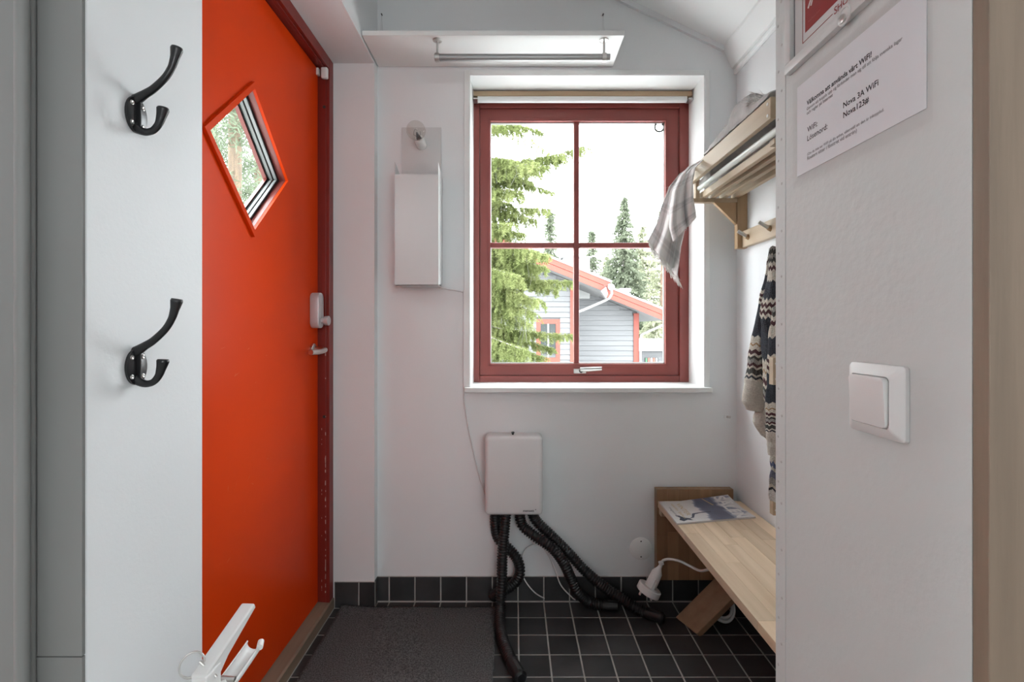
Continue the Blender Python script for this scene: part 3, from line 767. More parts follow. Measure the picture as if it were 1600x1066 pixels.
ec = MB().sweep(spline([W(1033, 882, 1.77), W(1036, 876, 1.77), W(1046, 874, 1.765), W(1062, 877, 1.75), W(1080, 886, 1.73), W(1094, 892, 1.70), W(1108, 890, 1.66), Vector((0.70, 1.60, 0.27)), Vector((0.76, 1.55, 0.30)), Vector((0.82, 1.50, 0.32))], 0.008), 0.0047, 10)
obj('cord', ec, 'plastic', pl, smooth=True)
obj('cable_tie', MB().obox(W(1033, 880, 1.766), (0.008, 0, 0.002), (0, 0.009, 0), (-0.0012, 0, 0.005)), 'plastic', pl, bevel=0.002)
co = MB()
cpts = []
for k in range(90):
    a = 2 * math.pi * k / 22; r = 0.052 + 0.010 * math.sin(k * 0.31)
    cpts.append(Vector((0.745 + r * 0.75 * math.cos(a), 1.735 + 0.4 * r * math.sin(a) + 0.008 * math.sin(k * .17), 0.062 + r * 0.85 * math.sin(a) + 0.002 * math.cos(k * 0.4))))
cpts += [Vector((0.80, 1.73, 0.10)), Vector((0.84, 1.72, 0.16)), Vector((0.85, 1.72, 0.22))]
co.sweep(spline(cpts, 0.006), 0.0047, 8)
tag(obj('cable_coil', co, 'plastic', smooth=True), 'coiled white extension cable tucked behind the slanting bench brace', 'cable')

# ------------------------------------------------------------------ hat shelf
hs = thing('hat_shelf', (0.77, 1.5, 1.36), 'slatted oak hat shelf with triangular brackets and a peg rail on the right wall', 'hat shelf')
SY0, SY1 = 1.215, 1.812
obj('front_rail', MB().box(0.660, 0.676, SY0 + 0.02, SY1, 1.606, 1.662), 'shelf', hs, bevel=0.002)
obj('tube', MB().cyl((0.690, SY0 + 0.02, 1.585), (0.690, SY1 - 0.02, 1.585), 0.0095, 16), 'tubeglass', hs, smooth='auto')
for x in (0.706, 0.742, 0.782, 0.826):
    obj('slat', MB().box(x - 0.0085, x + 0.0085, SY0 + 0.01, SY1 - 0.002, 1.548, 1.572), 'shelf', hs, bevel=0.002)
for y in (1.782, SY0):
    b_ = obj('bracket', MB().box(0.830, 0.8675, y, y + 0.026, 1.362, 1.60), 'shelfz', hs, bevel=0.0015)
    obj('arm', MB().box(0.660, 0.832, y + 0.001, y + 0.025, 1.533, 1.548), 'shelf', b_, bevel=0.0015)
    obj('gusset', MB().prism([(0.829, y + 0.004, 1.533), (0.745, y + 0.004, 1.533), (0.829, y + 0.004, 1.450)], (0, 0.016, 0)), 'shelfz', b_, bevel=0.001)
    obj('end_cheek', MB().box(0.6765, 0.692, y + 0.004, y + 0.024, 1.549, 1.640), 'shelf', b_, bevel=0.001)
for z in (1.618, 1.648):
    obj('screw', MB().lathe((0.6598, SY0 + 0.034, z), (-1, 0, 0), [(0, 0.0045), (0.001, 0.004)], 12), 'steel', hs)
obj('peg_rail', MB().box(0.847, 0.8675, SY0 + 0.027, 1.7815, 1.364, 1.424), 'shelf', hs, bevel=0.0015)
for y in (1.735, 1.585, 1.435, 1.285):
    a = Vector((0.848, y, 1.393)); d = Vector((-0.86, 0.0, 0.50)).normalized()
    pgm = obj('peg', MB().cyl(a + d * 0.006, a + d * 0.044, 0.0062, 14), 'steel', hs, smooth='auto')
    obj('peg_base', MB().cyl(a - d * 0.004, a + d * 0.010, 0.0085, 14), 'shelfz', pgm, smooth='auto')

# ------------------------------------------------------------------ plaid scarf over the shelf
def plaid_mat():
    m = bpy.data.materials.new('plaid_wool'); m.use_nodes = True; nt = m.node_tree; b = nt.nodes['Principled BSDF']; L = nt.links
    b.inputs['Roughness'].default_value = 0.95; b.inputs['Specular IOR Level'].default_value = 0.1
    uv = _n(nt, 'ShaderNodeUVMap'); sp = _n(nt, 'ShaderNodeSeparateXYZ'); L.new(uv.outputs[0], sp.inputs[0])
    def stripes(sock, f, ph):
        m1 = _n(nt, 'ShaderNodeMath', operation='MULTIPLY_ADD'); m1.inputs[1].default_value = f; m1.inputs[2].default_value = ph
        L.new(sock, m1.inputs[0])
        fr = _n(nt, 'ShaderNodeMath', operation='FRACT'); L.new(m1.outputs[0], fr.inputs[0])
        rp = _n(nt, 'ShaderNodeValToRGB'); rp.color_ramp.interpolation = 'LINEAR'
        e = rp.color_ramp.elements; e[0].position = 0; e[0].color = (1, 1, 1, 1); e[1].position = 1; e[1].color = (1, 1, 1, 1)
        for pos, v in ((0.36, 1.0), (0.42, 0.80), (0.52, 0.80), (0.56, 0.95), (0.60, 0.82), (0.66, 0.84), (0.70, 1.0)):
            x = e.new(pos); x.color = (v, v, v * 1.01, 1)
        L.new(fr.outputs[0], rp.inputs[0]); return rp.outputs[0]
    a = stripes(sp.outputs[0], 2.2, 0.1); c = stripes(sp.outputs[1], 3.6, 0.35)
    mx1 = _n(nt, 'ShaderNodeMix', data_type='RGBA', blend_type='MULTIPLY'); mx1.inputs[0].default_value = 1
    L.new(a, mx1.inputs[6]); L.new(c, mx1.inputs[7])
    mx2 = _n(nt, 'ShaderNodeMix', data_type='RGBA', blend_type='MULTIPLY'); mx2.inputs[0].default_value = 1
    mx2.inputs[6].default_value = (0.86, 0.83, 0.81, 1); L.new(mx1.outputs[2], mx2.inputs[7])
    L.new(mx2.outputs[2], b.inputs['Base Color'])
    nz = _n(nt, 'ShaderNodeTexNoise'); nz.inputs['Scale'].default_value = 700; bp = _n(nt, 'ShaderNodeBump'); bp.inputs['Strength'].default_value = 0.5; bp.inputs['Distance'].default_value = 0.001
    tc = _n(nt, 'ShaderNodeTexCoord'); L.new(tc.outputs['Object'], nz.inputs['Vector']); L.new(nz.outputs['Fac'], bp.inputs['Height']); L.new(bp.outputs[0], b.inputs['Normal'])
    return m
M['plaid'] = plaid_mat()
scf = thing('scarf', (0.66, 1.70, 1.66), 'grey plaid woollen scarf with white fringe draped over the hat shelf corner', 'scarf')
def lerp_list(pts, t):
    t = max(0, min(0.9999, t)) * (len(pts) - 1); i = int(t); f = t - i
    f2 = f
    return tuple(a + (b - a) * f2 for a, b in zip(pts[i], pts[i + 1]))
# layer at the back: the far half of the drape, ends in a point
LA = [(1086, 256, 1.775), (1062, 272, 1.76), (1046, 292, 1.745), (1034, 322, 1.735), (1026, 350, 1.73), (1012, 377, 1.725)]
RA = [(1094, 256, 1.75), (1080, 274, 1.73), (1077, 305, 1.72), (1074, 340, 1.72), (1064, 385, 1.72), (1058, 432, 1.72)]
def backfn(u, v):
    a = lerp_list(LA, v); b = lerp_list(RA, v)
    px, py, d = (a[i] + (b[i] - a[i]) * u for i in range(3))
    fold = 0.030 * math.sin(u * 9.5 + 0.6) * min(1, v * 2.2) + 0.006 * math.sin(u * 21 + v * 3)
    return W(px, py, d + fold)
obj('back_fold', MB().grid(48, 40, backfn, uv=True), 'plaid', scf, smooth=True, recalc=False, solid=0.003)
LB = [(1074, 262, 1.725), (1060, 278, 1.69), (1051, 300, 1.665), (1047, 330, 1.655), (1046, 355, 1.65), (1052, 377, 1.65)]
RB = [(1102, 247, 1.70), (1087, 262, 1.665), (1082, 285, 1.645), (1083, 310, 1.64), (1086, 328, 1.64), (1088, 340, 1.64)]
def frontfn(u, v):
    a = lerp_list(LB, v); b = lerp_list(RB, v)
    px, py, d = (a[i] + (b[i] - a[i]) * u for i in range(3))
    fold = -0.034 * abs(math.sin(u * 4.6 + 0.35)) * min(1, 0.25 + v * 1.4) + 0.006 * math.sin(u * 17 + v * 4)
    return W(px, py, d + fold)
obj('front_fold', MB().grid(44, 40, frontfn, uv=True), 'plaid', scf, smooth=True, recalc=False, solid=0.003)
# part lying in folds on the slats and over the rail
PROF = [(1.245, 0.020), (1.32, 0.036), (1.37, 0.066), (1.41, 0.084), (1.465, 0.086), (1.49, 0.056), (1.545, 0.054), (1.60, 0.034), (1.66, 0.012), (1.70, -0.03), (1.795, -0.04)]
def prof_h(y):
    for (a, ha_), (b, hb_) in zip(PROF, PROF[1:]):
        if y <= b: return ha_ + (hb_ - ha_) * max(0.0, (y - a) / (b - a))
    return PROF[-1][1]
def bundle(u, v):
    y = 1.245 + 0.55 * v
    hh = prof_h(y)
    nb = mnoise.fractal(Vector((u * 3.2, y * 22, 2.0)), 1.0, 2.0, 3)
    th = math.pi * min(1.0, u * 1.02)
    x = 0.745 - 0.083 * math.cos(th) + 0.006 * nb
    base = 1.664 if u < 0.5 else 1.664 - 0.06 * (u - 0.5) * 2
    if hh <= 0:
        return (max(x, 0.690), y, 1.588 + 0.045 * math.sin(th) * (0.7 + 0.5 * nb))
    z = base + hh * math.sin(th) ** 0.55 * (1.0 + 0.20 * nb) + 0.003
    # a fold rolled over on itself in the middle of the bundle
    if 1.36 < y < 1.48: z += 0.012 * math.sin(th * 3)
    return (x, y, z)
obj('folded_end', MB().grid(44, 90, bundle, uv=True), 'wool', scf, smooth=True, recalc=False, solid=0.004)
fr = MB()
def strand(p, d, l, r=0.0011):
    q = p + d * l * 0.5 + Vector((random.gauss(0, .002), random.gauss(0, .002), 0)); e = p + d * l + Vector((random.gauss(0, .004), random.gauss(0, .003), 0))
    fr.sweep([p, q, e], [r, r * 0.9, r * 0.3], 4, caps=False)
for k in range(110):
    u = random.random(); p = Vector(backfn(u, 0.985)); strand(p, Vector((0.22, -0.10, -1)).normalized(), random.uniform(0.030, 0.060), 0.0017)
for k in range(60):
    u = random.random(); p = Vector(frontfn(u, 0.99)); strand(p, Vector((-0.2 + random.gauss(0, .3), -0.2, -1)).normalized(), random.uniform(0.003, 0.008), 0.0005)
for k in range(50):
    v = random.random(); p = Vector(backfn(0.0 if k % 3 else 1.0, v)); strand(p, Vector((random.gauss(0, 1), random.gauss(0, 1), random.gauss(0, 1))).normalized(), random.uniform(0.003, 0.007), 0.0004)
for k in range(70):
    v = random.uniform(0.08, 0.24); p = Vector(bundle(0.10 + 0.16 * random.random(), v)) + Vector((0, 0, 0.002)); strand(p, Vector((-0.8, random.gauss(0, .4), random.gauss(0.1, .35))).normalized(), random.uniform(0.014, 0.028), 0.0006)
for k in range(50):
    v = random.uniform(0.45, 0.75); p = Vector(bundle(random.uniform(0.1, 0.4), v)); strand(p, Vector((random.gauss(-.4, .5), random.gauss(.4, .5), random.gauss(0.4, .4))).normalized(), random.uniform(0.005, 0.012), 0.0005)
o = obj('fringe', fr, 'fringe', scf, smooth=True, recalc=False); o['kind'] = 'stuff'

# ------------------------------------------------------------------ knitted jumper on the pegs
def knit_mat(name, bands, zig=0.5, nzig=3.0, shift=0.0):
    m = bpy.data.materials.new(name); m.use_nodes = True; nt = m.node_tree; b = nt.nodes['Principled BSDF']; L = nt.links
    b.inputs['Roughness'].default_value = 0.95; b.inputs['Specular IOR Level'].default_value = 0.1
    uv = _n(nt, 'ShaderNodeUVMap'); sp = _n(nt, 'ShaderNodeSeparateXYZ'); L.new(uv.outputs[0], sp.inputs[0])
    mu = _n(nt, 'ShaderNodeMath', operation='MULTIPLY'); mu.inputs[1].default_value = nzig; L.new(sp.outputs[0], mu.inputs[0])
    pp = _n(nt, 'ShaderNodeMath', operation='PINGPONG'); pp.inputs[1].default_value = 0.5; L.new(mu.outputs[0], pp.inputs[0])
    ma = _n(nt, 'ShaderNodeMath', operation='MULTIPLY_ADD'); ma.inputs[1].default_value = zig; L.new(pp.outputs[0], ma.inputs[0]); L.new(sp.outputs[1], ma.inputs[2])
    rp = _n(nt, 'ShaderNodeValToRGB'); rp.color_ramp.interpolation = 'CONSTANT'
    e = rp.color_ramp.elements
    e[0].position = 0; e[0].color = (*bands[0][1], 1)
    e.remove(e[1])
    for pos, c in bands[1:]:
        x = e.new(min(0.999, pos)); x.color = (*c, 1)
    L.new(ma.outputs[0], rp.inputs[0])
    vo = _n(nt, 'ShaderNodeTexNoise'); vo.inputs['Scale'].default_value = 260; vo.inputs['Detail'].default_value = 2
    tc = _n(nt, 'ShaderNodeTexCoord'); L.new(tc.outputs['Object'], vo.inputs['Vector'])
    mx = _n(nt, 'ShaderNodeMix', data_type='RGBA', blend_type='OVERLAY'); mx.inputs[0].default_value = 0.75
    L.new(rp.outputs[0], mx.inputs[6]); L.new(vo.outputs['Fac'], mx.inputs[7])
    L.new(mx.outputs[2], b.inputs['Base Color'])
    wv_ = _n(nt, 'ShaderNodeTexWave'); wv_.inputs['Scale'].default_value = 14; wv_.inputs['Distortion'].default_value = 0.5
    L.new(uv.outputs[0], wv_.inputs['Vector'])
    ad = _n(nt, 'ShaderNodeMath', operation='ADD'); L.new(wv_.outputs['Fac'], ad.inputs[0]); L.new(vo.outputs['Fac'], ad.inputs[1])
    bp = _n(nt, 'ShaderNodeBump'); bp.inputs['Strength'].default_value = 0.7; bp.inputs['Distance'].default_value = 0.003
    L.new(ad.outputs[0], bp.inputs['Height']); L.new(bp.outputs[0], b.inputs['Normal'])
    return m
SL, CR, BU, BRN, CH, GR = (0.055, 0.060, 0.072), (0.56, 0.52, 0.45), (0.09, 0.045, 0.05), (0.33, 0.21, 0.11), (0.075, 0.075, 0.07), (0.30, 0.29, 0.27)
sleeve_bands = [(0, GR), (0.03, CH), (0.06, CR), (0.09, BU), (0.12, CR), (0.17, CR), (0.20, SL), (0.315, CR), (0.34, BU), (0.365, CR), (0.385, BU), (0.41, CR), (0.43, SL), (0.68, CR), (0.735, BRN), (0.75, CR), (0.785, BU), (0.81, CR), (0.83, CH), (0.85, GR), (0.88, BU), (0.90, CR), (0.915, CH), (0.955, CR), (0.972, SL), (0.985, CR)]
M['sleeve_knit'] = knit_mat('patterned_knit_sleeve', sleeve_bands, 0.035, 9.0)
M['body_knit'] = knit_mat('patterned_knit_body', sleeve_bands, 0.04, 14.0)
M['rib'] = mat('cream_ribbed_knit', (0.52, 0.485, 0.43), 0.95, (0.42, 0.39, 0.34), vscale=200, bump=0.6, bscale=400, spec=0.1)
jm = thing('knitted_jumper', (0.80, 1.50, 0.60), 'slate and cream patterned wool jumper hanging from the peg rail', 'jumper')
def limb(name, rows, m, parent, nv=60, seg=26, wr=0.003, seed=1):
    """rows: (px left, px right, py, depth, thickness) down the limb"""
    def fn(u, v):
        a = lerp_list(rows, v)
        # ease between the rows
        l, r_, py, d, th = a
        c = W((l + r_) / 2, py, d); hw = (r_ - l) / 2 * d / F
        ang = 2 * math.pi * u
        n1 = mnoise.noise(Vector((math.cos(ang) * 1.6 + seed, math.sin(ang) * 1.6, v * 7))) * wr * 2.2
        return (c.x + (hw + n1) * math.cos(ang), c.y + (th + n1) * math.sin(ang), c.z + wr * math.sin(u * 12 + seed))
    return obj(name, MB().grid(seg, nv, fn, uv=True), m, parent, smooth=True, recalc=False)
limb('sleeve', [(1204, 1214, 386, 1.52, 0.012), (1197, 1217, 425, 1.53, 0.020), (1189, 1216, 460, 1.54, 0.026), (1183, 1206, 490, 1.55, 0.028), (1176, 1203, 525, 1.56, 0.030), (1170, 1201, 560, 1.565, 0.032), (1165, 1200, 596, 1.57, 0.032)], 'sleeve_knit', jm, seed=1)
cuff = limb('cuff', [(1164.5, 1200, 594, 1.57, 0.033), (1162, 1199, 612, 1.57, 0.032), (1160, 1197, 628, 1.57, 0.028), (1166, 1196, 641, 1.57, 0.024)], 'rib', jm, nv=16, wr=0.0012, seed=2)
limb('hem', [(1182, 1207, 628, 1.57, 0.025), (1180, 1207, 648, 1.57, 0.025), (1177, 1206, 661, 1.57, 0.024), (1189, 1207, 681, 1.56, 0.02), (1197, 1207, 686, 1.56, 0.01)], 'rib', jm, nv=24, wr=0.002, seed=3)
limb('body', [(1204, 1222, 398, 1.48, 0.02), (1200, 1230, 440, 1.47, 0.03), (1190, 1230, 490, 1.47, 0.035), (1191, 1232, 540, 1.46, 0.035), (1197, 1234, 600, 1.46, 0.035), (1198, 1234, 650, 1.46, 0.03)], 'body_knit', jm, seed=4)
s2 = limb('sleeve', [(1208, 1228, 480, 1.41, 0.02), (1202, 1232, 540, 1.405, 0.025), (1198, 1232, 600, 1.40, 0.026), (1197, 1232, 640, 1.40, 0.026), (1197, 1230, 676, 1.40, 0.025)], 'sleeve_knit', jm, seed=5)
limb('cuff', [(1198, 1230, 674, 1.40, 0.026), (1200, 1230, 692, 1.40, 0.024), (1201, 1228, 711, 1.40, 0.021)], 'rib', jm, nv=12, wr=0.0012, seed=6)
obj('hanging_loop', MB().sweep(spline([(0.822, 1.500, 1.318), (0.818, 1.462, 1.372), (0.820, 1.438, 1.416), (0.826, 1.430, 1.414), (0.826, 1.458, 1.366), (0.826, 1.496, 1.318)], 0.006), 0.0035, 8), 'rib', jm, smooth=True)
jm2 = thing('knitted_scarf', (0.86, 1.58, 0.44), 'blue and white knitted scarf end hanging low behind the jumper', 'scarf')
limb('scarf_end', [(1206, 1226, 690, 1.48, 0.012), (1204, 1228, 730, 1.48, 0.012), (1203, 1228, 760, 1.48, 0.012), (1203, 1228, 783, 1.48, 0.010)], knit_mat('blue_white_knit', [(0, (0.10, 0.12, 0.20)), (0.12, CR), (0.3, (0.12, 0.14, 0.22)), (0.36, CR), (0.42, (0.15, 0.16, 0.22)), (0.55, GR), (0.66, CR), (0.72, SL), (0.78, (0.62, 0.61, 0.60))], 0.09, 6), jm2, nv=24, seed=8)
for k, (pa, pb) in enumerate(((559, 602), (768, 806))):
    d = 1.54 if k else 1.345
    a, b = W(1208, pa, d), W(1208, pb, d)
    hb = thing('wooden_block', (a.x, d, b.z), ['small pale wooden block with two screws at the height of the jumper', 'small pale wooden block with two screws just above the bench seat'][k], 'wooden block')
    obj('block', MB().box(a.x, 0.8675, d, d + 0.022, b.z, a.z), 'shelf', hb, bevel=0.0015)
    for s in (0.22, 0.78):
        obj('screw', MB().lathe((a.x + 0.008, d - 0.0002, b.z + (a.z - b.z) * s), (0, -1, 0), [(0, 0.003), (0.001, 0.0025)], 10), 'steel', hb)

# ------------------------------------------------------------------ coat hooks on the left wall
def coat_hook(z, label):
    y = 0.673; x = XL
    t = thing('coat_hook', (x, y, z), label, 'coat hook', 'black iron coat hooks')
    pl_ = MB(); prof = []
    rim = [(0.0185 * math.cos(2 * math.pi * k / 40), 0.0255 * math.sin(2 * math.pi * k / 40)) for k in range(40)]
    pl_.prism([(x + 0.0003, y + a, z + b) for a, b in rim], (0.0042, 0, 0))
    plate = obj('plate', pl_, 'iron', t, bevel=0.0012, smooth=True)
    obj('rib', MB().box(x + 0.003, x + 0.0095, y - 0.0012, y + 0.0012, z - 0.0245, z + 0.0245), 'iron', plate, bevel=0.0008)
    up = [(0.001, .021), (0.0055, 0.0235), (0.015, .0295), (0.027, .0372), (0.043, .0525), (0.0520, .067), (0.0565, .081), (0.0592, .0925), (0.0598, 0.0955)]
    ur = [0.0075, 0.0068, 0.0056, .0050, .0047, .0048, .0058, .0080, .0070]
    lo_ = [(0.001, -.0165), (0.006, -.0205), (0.0135, -.0235), (0.0205, -.0235), (0.0275, -.0205), (0.0340, -.0125), (0.0375, -.002), (0.0398, .0075), (0.0402, 0.0105)]
    lr = [0.0065, 0.006, .0052, .0047, .0046, .0049, .0062, .0080, .0068]
    for nm, pts, rd in (('upper_arm', up, ur), ('lower_arm', lo_, lr)):
        p = [Vector((x + a, y, z + b)) for a, b in pts]; P = spline(p, 0.0016)
        cum = [0]
        for a, b in zip(p, p[1:]): cum.append(cum[-1] + (b - a).length)
        rr = []
        for i in range(len(P)):
            s = cum[-1] * i / (len(P) - 1); k = max(j for j in range(len(cum)) if cum[j] <= s + 1e-9); k = min(k, len(cum) - 2)
            f = (s - cum[k]) / (cum[k + 1] - cum[k]); rr.append(rd[k] + (rd[k + 1] - rd[k]) * f)
        obj(nm, MB().sweep(P, rr, 16, flat=0.92), 'iron', t, smooth=True)
    for a in (-1, 1):
        for b in (-1, 1):
            obj('screw', MB().lathe((x + 0.0045, y + a * 0.0098, z + b * 0.0135), (1, 0, 0), [(0, 0.0034), (0.0008, 0.0032), (0.0014, 0.002), (0.0010, 0.0009)], 12), 'steel', plate, smooth='auto')
coat_hook(1.365, 'upper black iron double coat hook on the white wall')
coat_hook(1.012, 'lower black iron double coat hook on the white wall')

# ------------------------------------------------------------------ fire extinguisher below the hooks
fe = thing('fire_extinguisher', (-0.428, 0.668, 0), 'white fire extinguisher with pull ring standing below the coat hooks', 'fire extinguisher')
ex, ey = -0.428, 0.668
prof = [(0.0, 0.070), (0.006, 0.076), (0.43, 0.076)] + [(0.43 + 0.085 * math.sin(R(a)), 0.018 + 0.058 * math.cos(R(a))) for a in range(10, 91, 10)] + [(0.53, 0.018)]
obj('cylinder', MB().lathe((ex, ey, 0.0), (0, 0, 1), prof, 40), 'metalwhite', fe, smooth='auto')
vb = obj('valve', MB().box(ex - 0.012, ex + 0.010, ey - 0.014, ey + 0.018, 0.525, 0.590), 'plastic', fe, bevel=0.002)
la, lb = Vector((-0.4315, 0.655, 0.588)), Vector((-0.4215, 0.763, 0.627))
ld = (lb - la).normalized(); lsd = Vector((1, -0.06, 0)).normalized(); lup = lsd.cross(ld)
lv = obj('lever', MB().obox((la + lb) / 2, ld * (lb - la).length / 2, lsd * 0.0108, lup * 0.0035), 'plastic', fe, bevel=0.003, bseg=3, smooth=True)
lc = (la + lb) / 2
obj('lever_flange', MB().prism([la + lsd * 0.0095 - lup * 0.0, lb + lsd * 0.0095, lb + lsd * 0.0095 - lup * 0.006, la + ld * 0.045 + lsd * 0.0095 - lup * 0.016, la + lsd * 0.0095 - lup * 0.034], -lsd * 0.0015), 'plastic', lv)
ha, hb2 = Vector((-0.415, 0.676, 0.552)), Vector((-0.4135, 0.766, 0.560))
hdv = (hb2 - ha)
def chan(u, v):
    a = R(-115 + 230 * u); p = ha + hdv * v
    return p + Vector((0.0125 * math.sin(a), 0, -0.010 * math.cos(a) + 0.003 * v * v))
obj('carry_handle', MB().grid(16, 10, chan), 'plastic', fe, smooth=True, recalc=False, solid=0.002)
obj('handle_curl', MB().cyl(hb2 + Vector((0.010, 0.0, 0.006)), hb2 + Vector((0.014, -0.012, 0.004)), 0.0048, 12), 'plastic', fe, smooth='auto')
obj('pivot_pin', MB().cyl((ex - 0.004, 0.692, 0.562), (ex + 0.026, 0.692, 0.560), 0.0035, 12), 'steel', fe, smooth='auto')
obj('trigger_tab', MB().sweep([(ex + 0.010, 0.690, 0.560), (ex + 0.016, 0.684, 0.545), (ex + 0.020, 0.680, 0.535)], [0.005, 0.006, 0.0045], 12), 'plastic', fe, smooth='auto')
obj('pull_ring', MB().torus(W(300, 1039, 0.668), (0.28, -0.72, 0.62), 0.0150, 0.0014), 'steel', fe, smooth=True)
obj('safety_pin', MB().cyl(W(312, 1034, 0.668), (ex + 0.012, 0.672, 0.578), 0.0016, 8), 'steel', fe)
obj('gauge_slot', MB().box(ex + 0.0085, ex + 0.0106, ey - 0.010, ey - 0.004, 0.53, 0.574), 'dark', vb)

# ------------------------------------------------------------------ partition: switch, notice, framed poster
sw_ = thing('light_switch', (XP, 0.551, 0.984), 'white square rocker light switch on the partition wall', 'switch')
def yz(y, z, x): return Vector((x, y, z))
oy, oz_, hy, hz2 = 0.551, 0.984, 0.0420, 0.0410
pm = MB()
rings = [(XP - 0.0003, 1.0, 0.004), (XP - 0.0045, 1.0, 0.005), (XP - 0.0065, 0.965, 0.005), (XP - 0.0125, 0.70, 0.005), (XP - 0.0105, 0.685, 0.005)]
for x, s, r in rings:
    pm.v += [(x, y, z) for y, z in rounded_rect(oy, oz_, hy * s, hz2 * s, r, 5)]
n_ = 24
for i in range(len(rings) - 1):
    for j in range(n_):
        j2 = (j + 1) % n_; pm.f.append((i * n_ + j, i * n_ + j2, (i + 1) * n_ + j2, (i + 1) * n_ + j))
pm.f.append(tuple(range((len(rings) - 1) * n_, len(rings) * n_)))
obj('switch_plate', pm, 'plastic', sw_, smooth='auto')
rk = MB(); q = rounded_rect(oy, oz_, hy * 0.66, hz2 * 0.68, 0.006, 6)
rk.prism([(XP - 0.0105, y, z) for y, z in q], (-0.006, 0, 0))
for i, v in enumerate(rk.v):
    if v[0] < XP - 0.012: rk.v[i] = (v[0] - 0.0022 * (v[2] - oz_) / hz2 - 0.0005 * (oy - v[1]) / hy, v[1], v[2])
obj('rocker', rk, 'plastic', sw_, bevel=0.0012, smooth=True)

nt_ = thing('paper_notice', (XP, 0.60, 1.29), 'laminated white paper notice with black printed lines below the framed poster', 'notice')
sheet = obj('sheet', MB().box(XP - 0.0009, XP - 0.0003, 0.4876, 0.7105, 1.290, 1.4215), 'paper', nt_)
obj('laminate', MB().box(XP - 0.0013, XP - 0.00125, 0.480, 0.7205, 1.2735, 1.432), 'sleeve', nt_)
def line(body, y, z, w, m='ink', bold=0.0):
    text('printed_line', body, m, (XP - 0.0009, y, z), (0, -1, 0), (0, 0, 1), w, sheet, 0.00015, bold)
line('Välkomna att använda vårt WiFi!', 0.6867, 1.3845, 0.1245, 'ink', 0.025)
line('Genom att koppla upp sig förbinder man sig till att följa svenska lagar', 0.6867, 1.3775, 0.169, 'inkgrey', 0.012)
line('och regler på Internet', 0.6867, 1.3712, 0.056, 'inkgrey', 0.012)
line('Nova 3A WiFi', 0.6107, 1.346, 0.059, 'ink', 0.018)
line('Nova123#', 0.6107, 1.3335, 0.044, 'ink', 0.018)
line('WiFi:', 0.6854, 1.3455, 0.0228, 'ink', 0.012)
line('Lösenord:', 0.6854, 1.333, 0.0438, 'ink', 0.012)
line('(Om du inte ser WiFi på din enhet, säkerställ att den är inkopplad.', 0.6854, 1.3125, 0.142, 'inkgrey', 0.012)
line('Routern sitter i fönstret vid entrén)', 0.6854, 1.3060, 0.099, 'inkgrey', 0.012)

po = thing('framed_poster', (XP, 0.603, 1.449), 'pale grey snap-frame poster with a dark red picture on the partition wall', 'poster')
y0, y1, pz0, pz1 = 0.4785, 0.7285, 1.449, 1.802
for nm, b in (('frame_rail', (y0, y1, pz0, pz0 + 0.0145)), ('frame_rail', (y0, y1, pz1 - 0.0145, pz1)), ('frame_rail', (y0, y0 + 0.0145, pz0 + 0.0145, pz1 - 0.0145)), ('frame_rail', (y1 - 0.0145, y1, pz0 + 0.0145, pz1 - 0.0145))):
    obj(nm, MB().box(XP - 0.010, XP - 0.0003, *b), 'framegrey', po, bevel=0.0012, bseg=2, smooth=True)
prn = obj('print', MB().box(XP - 0.003, XP - 0.001, y0 + 0.014, y1 - 0.014, pz0 + 0.014, pz1 - 0.014), 'framegrey', po)
obj('red_picture', MB().box(XP - 0.0034, XP - 0.003, 0.5193, 0.6867, 1.4888, 1.765), 'posterred', prn)
for b in ((0.6925, 0.6933, 1.4768, 1.778), (0.5127, 0.5135, 1.4768, 1.778), (0.628, 0.6933, 1.4768, 1.4776), (0.5127, 0.578, 1.4768, 1.4776), (0.5127, 0.6933, 1.7772, 1.778)):
    obj('border_line', MB().box(XP - 0.0034, XP - 0.003, *b), 'posterred', prn)
text('printed_title', 'SHORT', 'posterred', (XP - 0.003, 0.6245, 1.4738), (0, -1, 0), (0, 0, 1), 0.043, prn, 0.0004, 0.01)
text('printed_line', 'Nova Resort Skyttel', 'posterfaint', (XP - 0.0034, 0.6785, 1.4985), (0, -1, 0), (0, 0, 1), 0.026, prn, 0.0003)
for (ya, za, yb, zb, w) in ((0.6795, 1.519, 0.671, 1.531, 0.0016), (0.673, 1.5185, 0.666, 1.533, 0.0016), (0.664, 1.522, 0.652, 1.534, 0.004), (0.671, 1.531, 0.655, 1.545, 0.003)):
    a, b = Vector((XP - 0.0035, ya, za)), Vector((XP - 0.0035, yb, zb)); dd = (b - a).normalized(); nn = Vector((0, -dd.z, dd.y)) * w
    obj('white_motif', MB().prism([a - nn, b - nn, b + nn, a + nn], (-0.0002, 0, 0)), 'postertext', prn)
for b in ((y1 - 0.0165, y1 - 0.0147, pz0 + 0.0147, pz1 - 0.0147), (y0 + 0.0147, y1 - 0.0147, pz0 + 0.0147, pz0 + 0.0160)):
    obj('shadow_gap', MB().box(XP - 0.0034, XP - 0.003, *b), 'inkgrey', prn)
cl = obj('clip', MB().torus((XP - 0.009, 0.596, 1.4555), (-1, 0, 0), 0.0105, 0.0022, 24, 8), 'framegrey', po, smooth=True)
obj('clip_screw', MB().lathe((XP - 0.010, 0.599, 1.452), (-1, 0, 0), [(0, 0.006), (0.002, 0.0055), (0.0028, 0.003)], 16), 'steel', cl, smooth='auto')

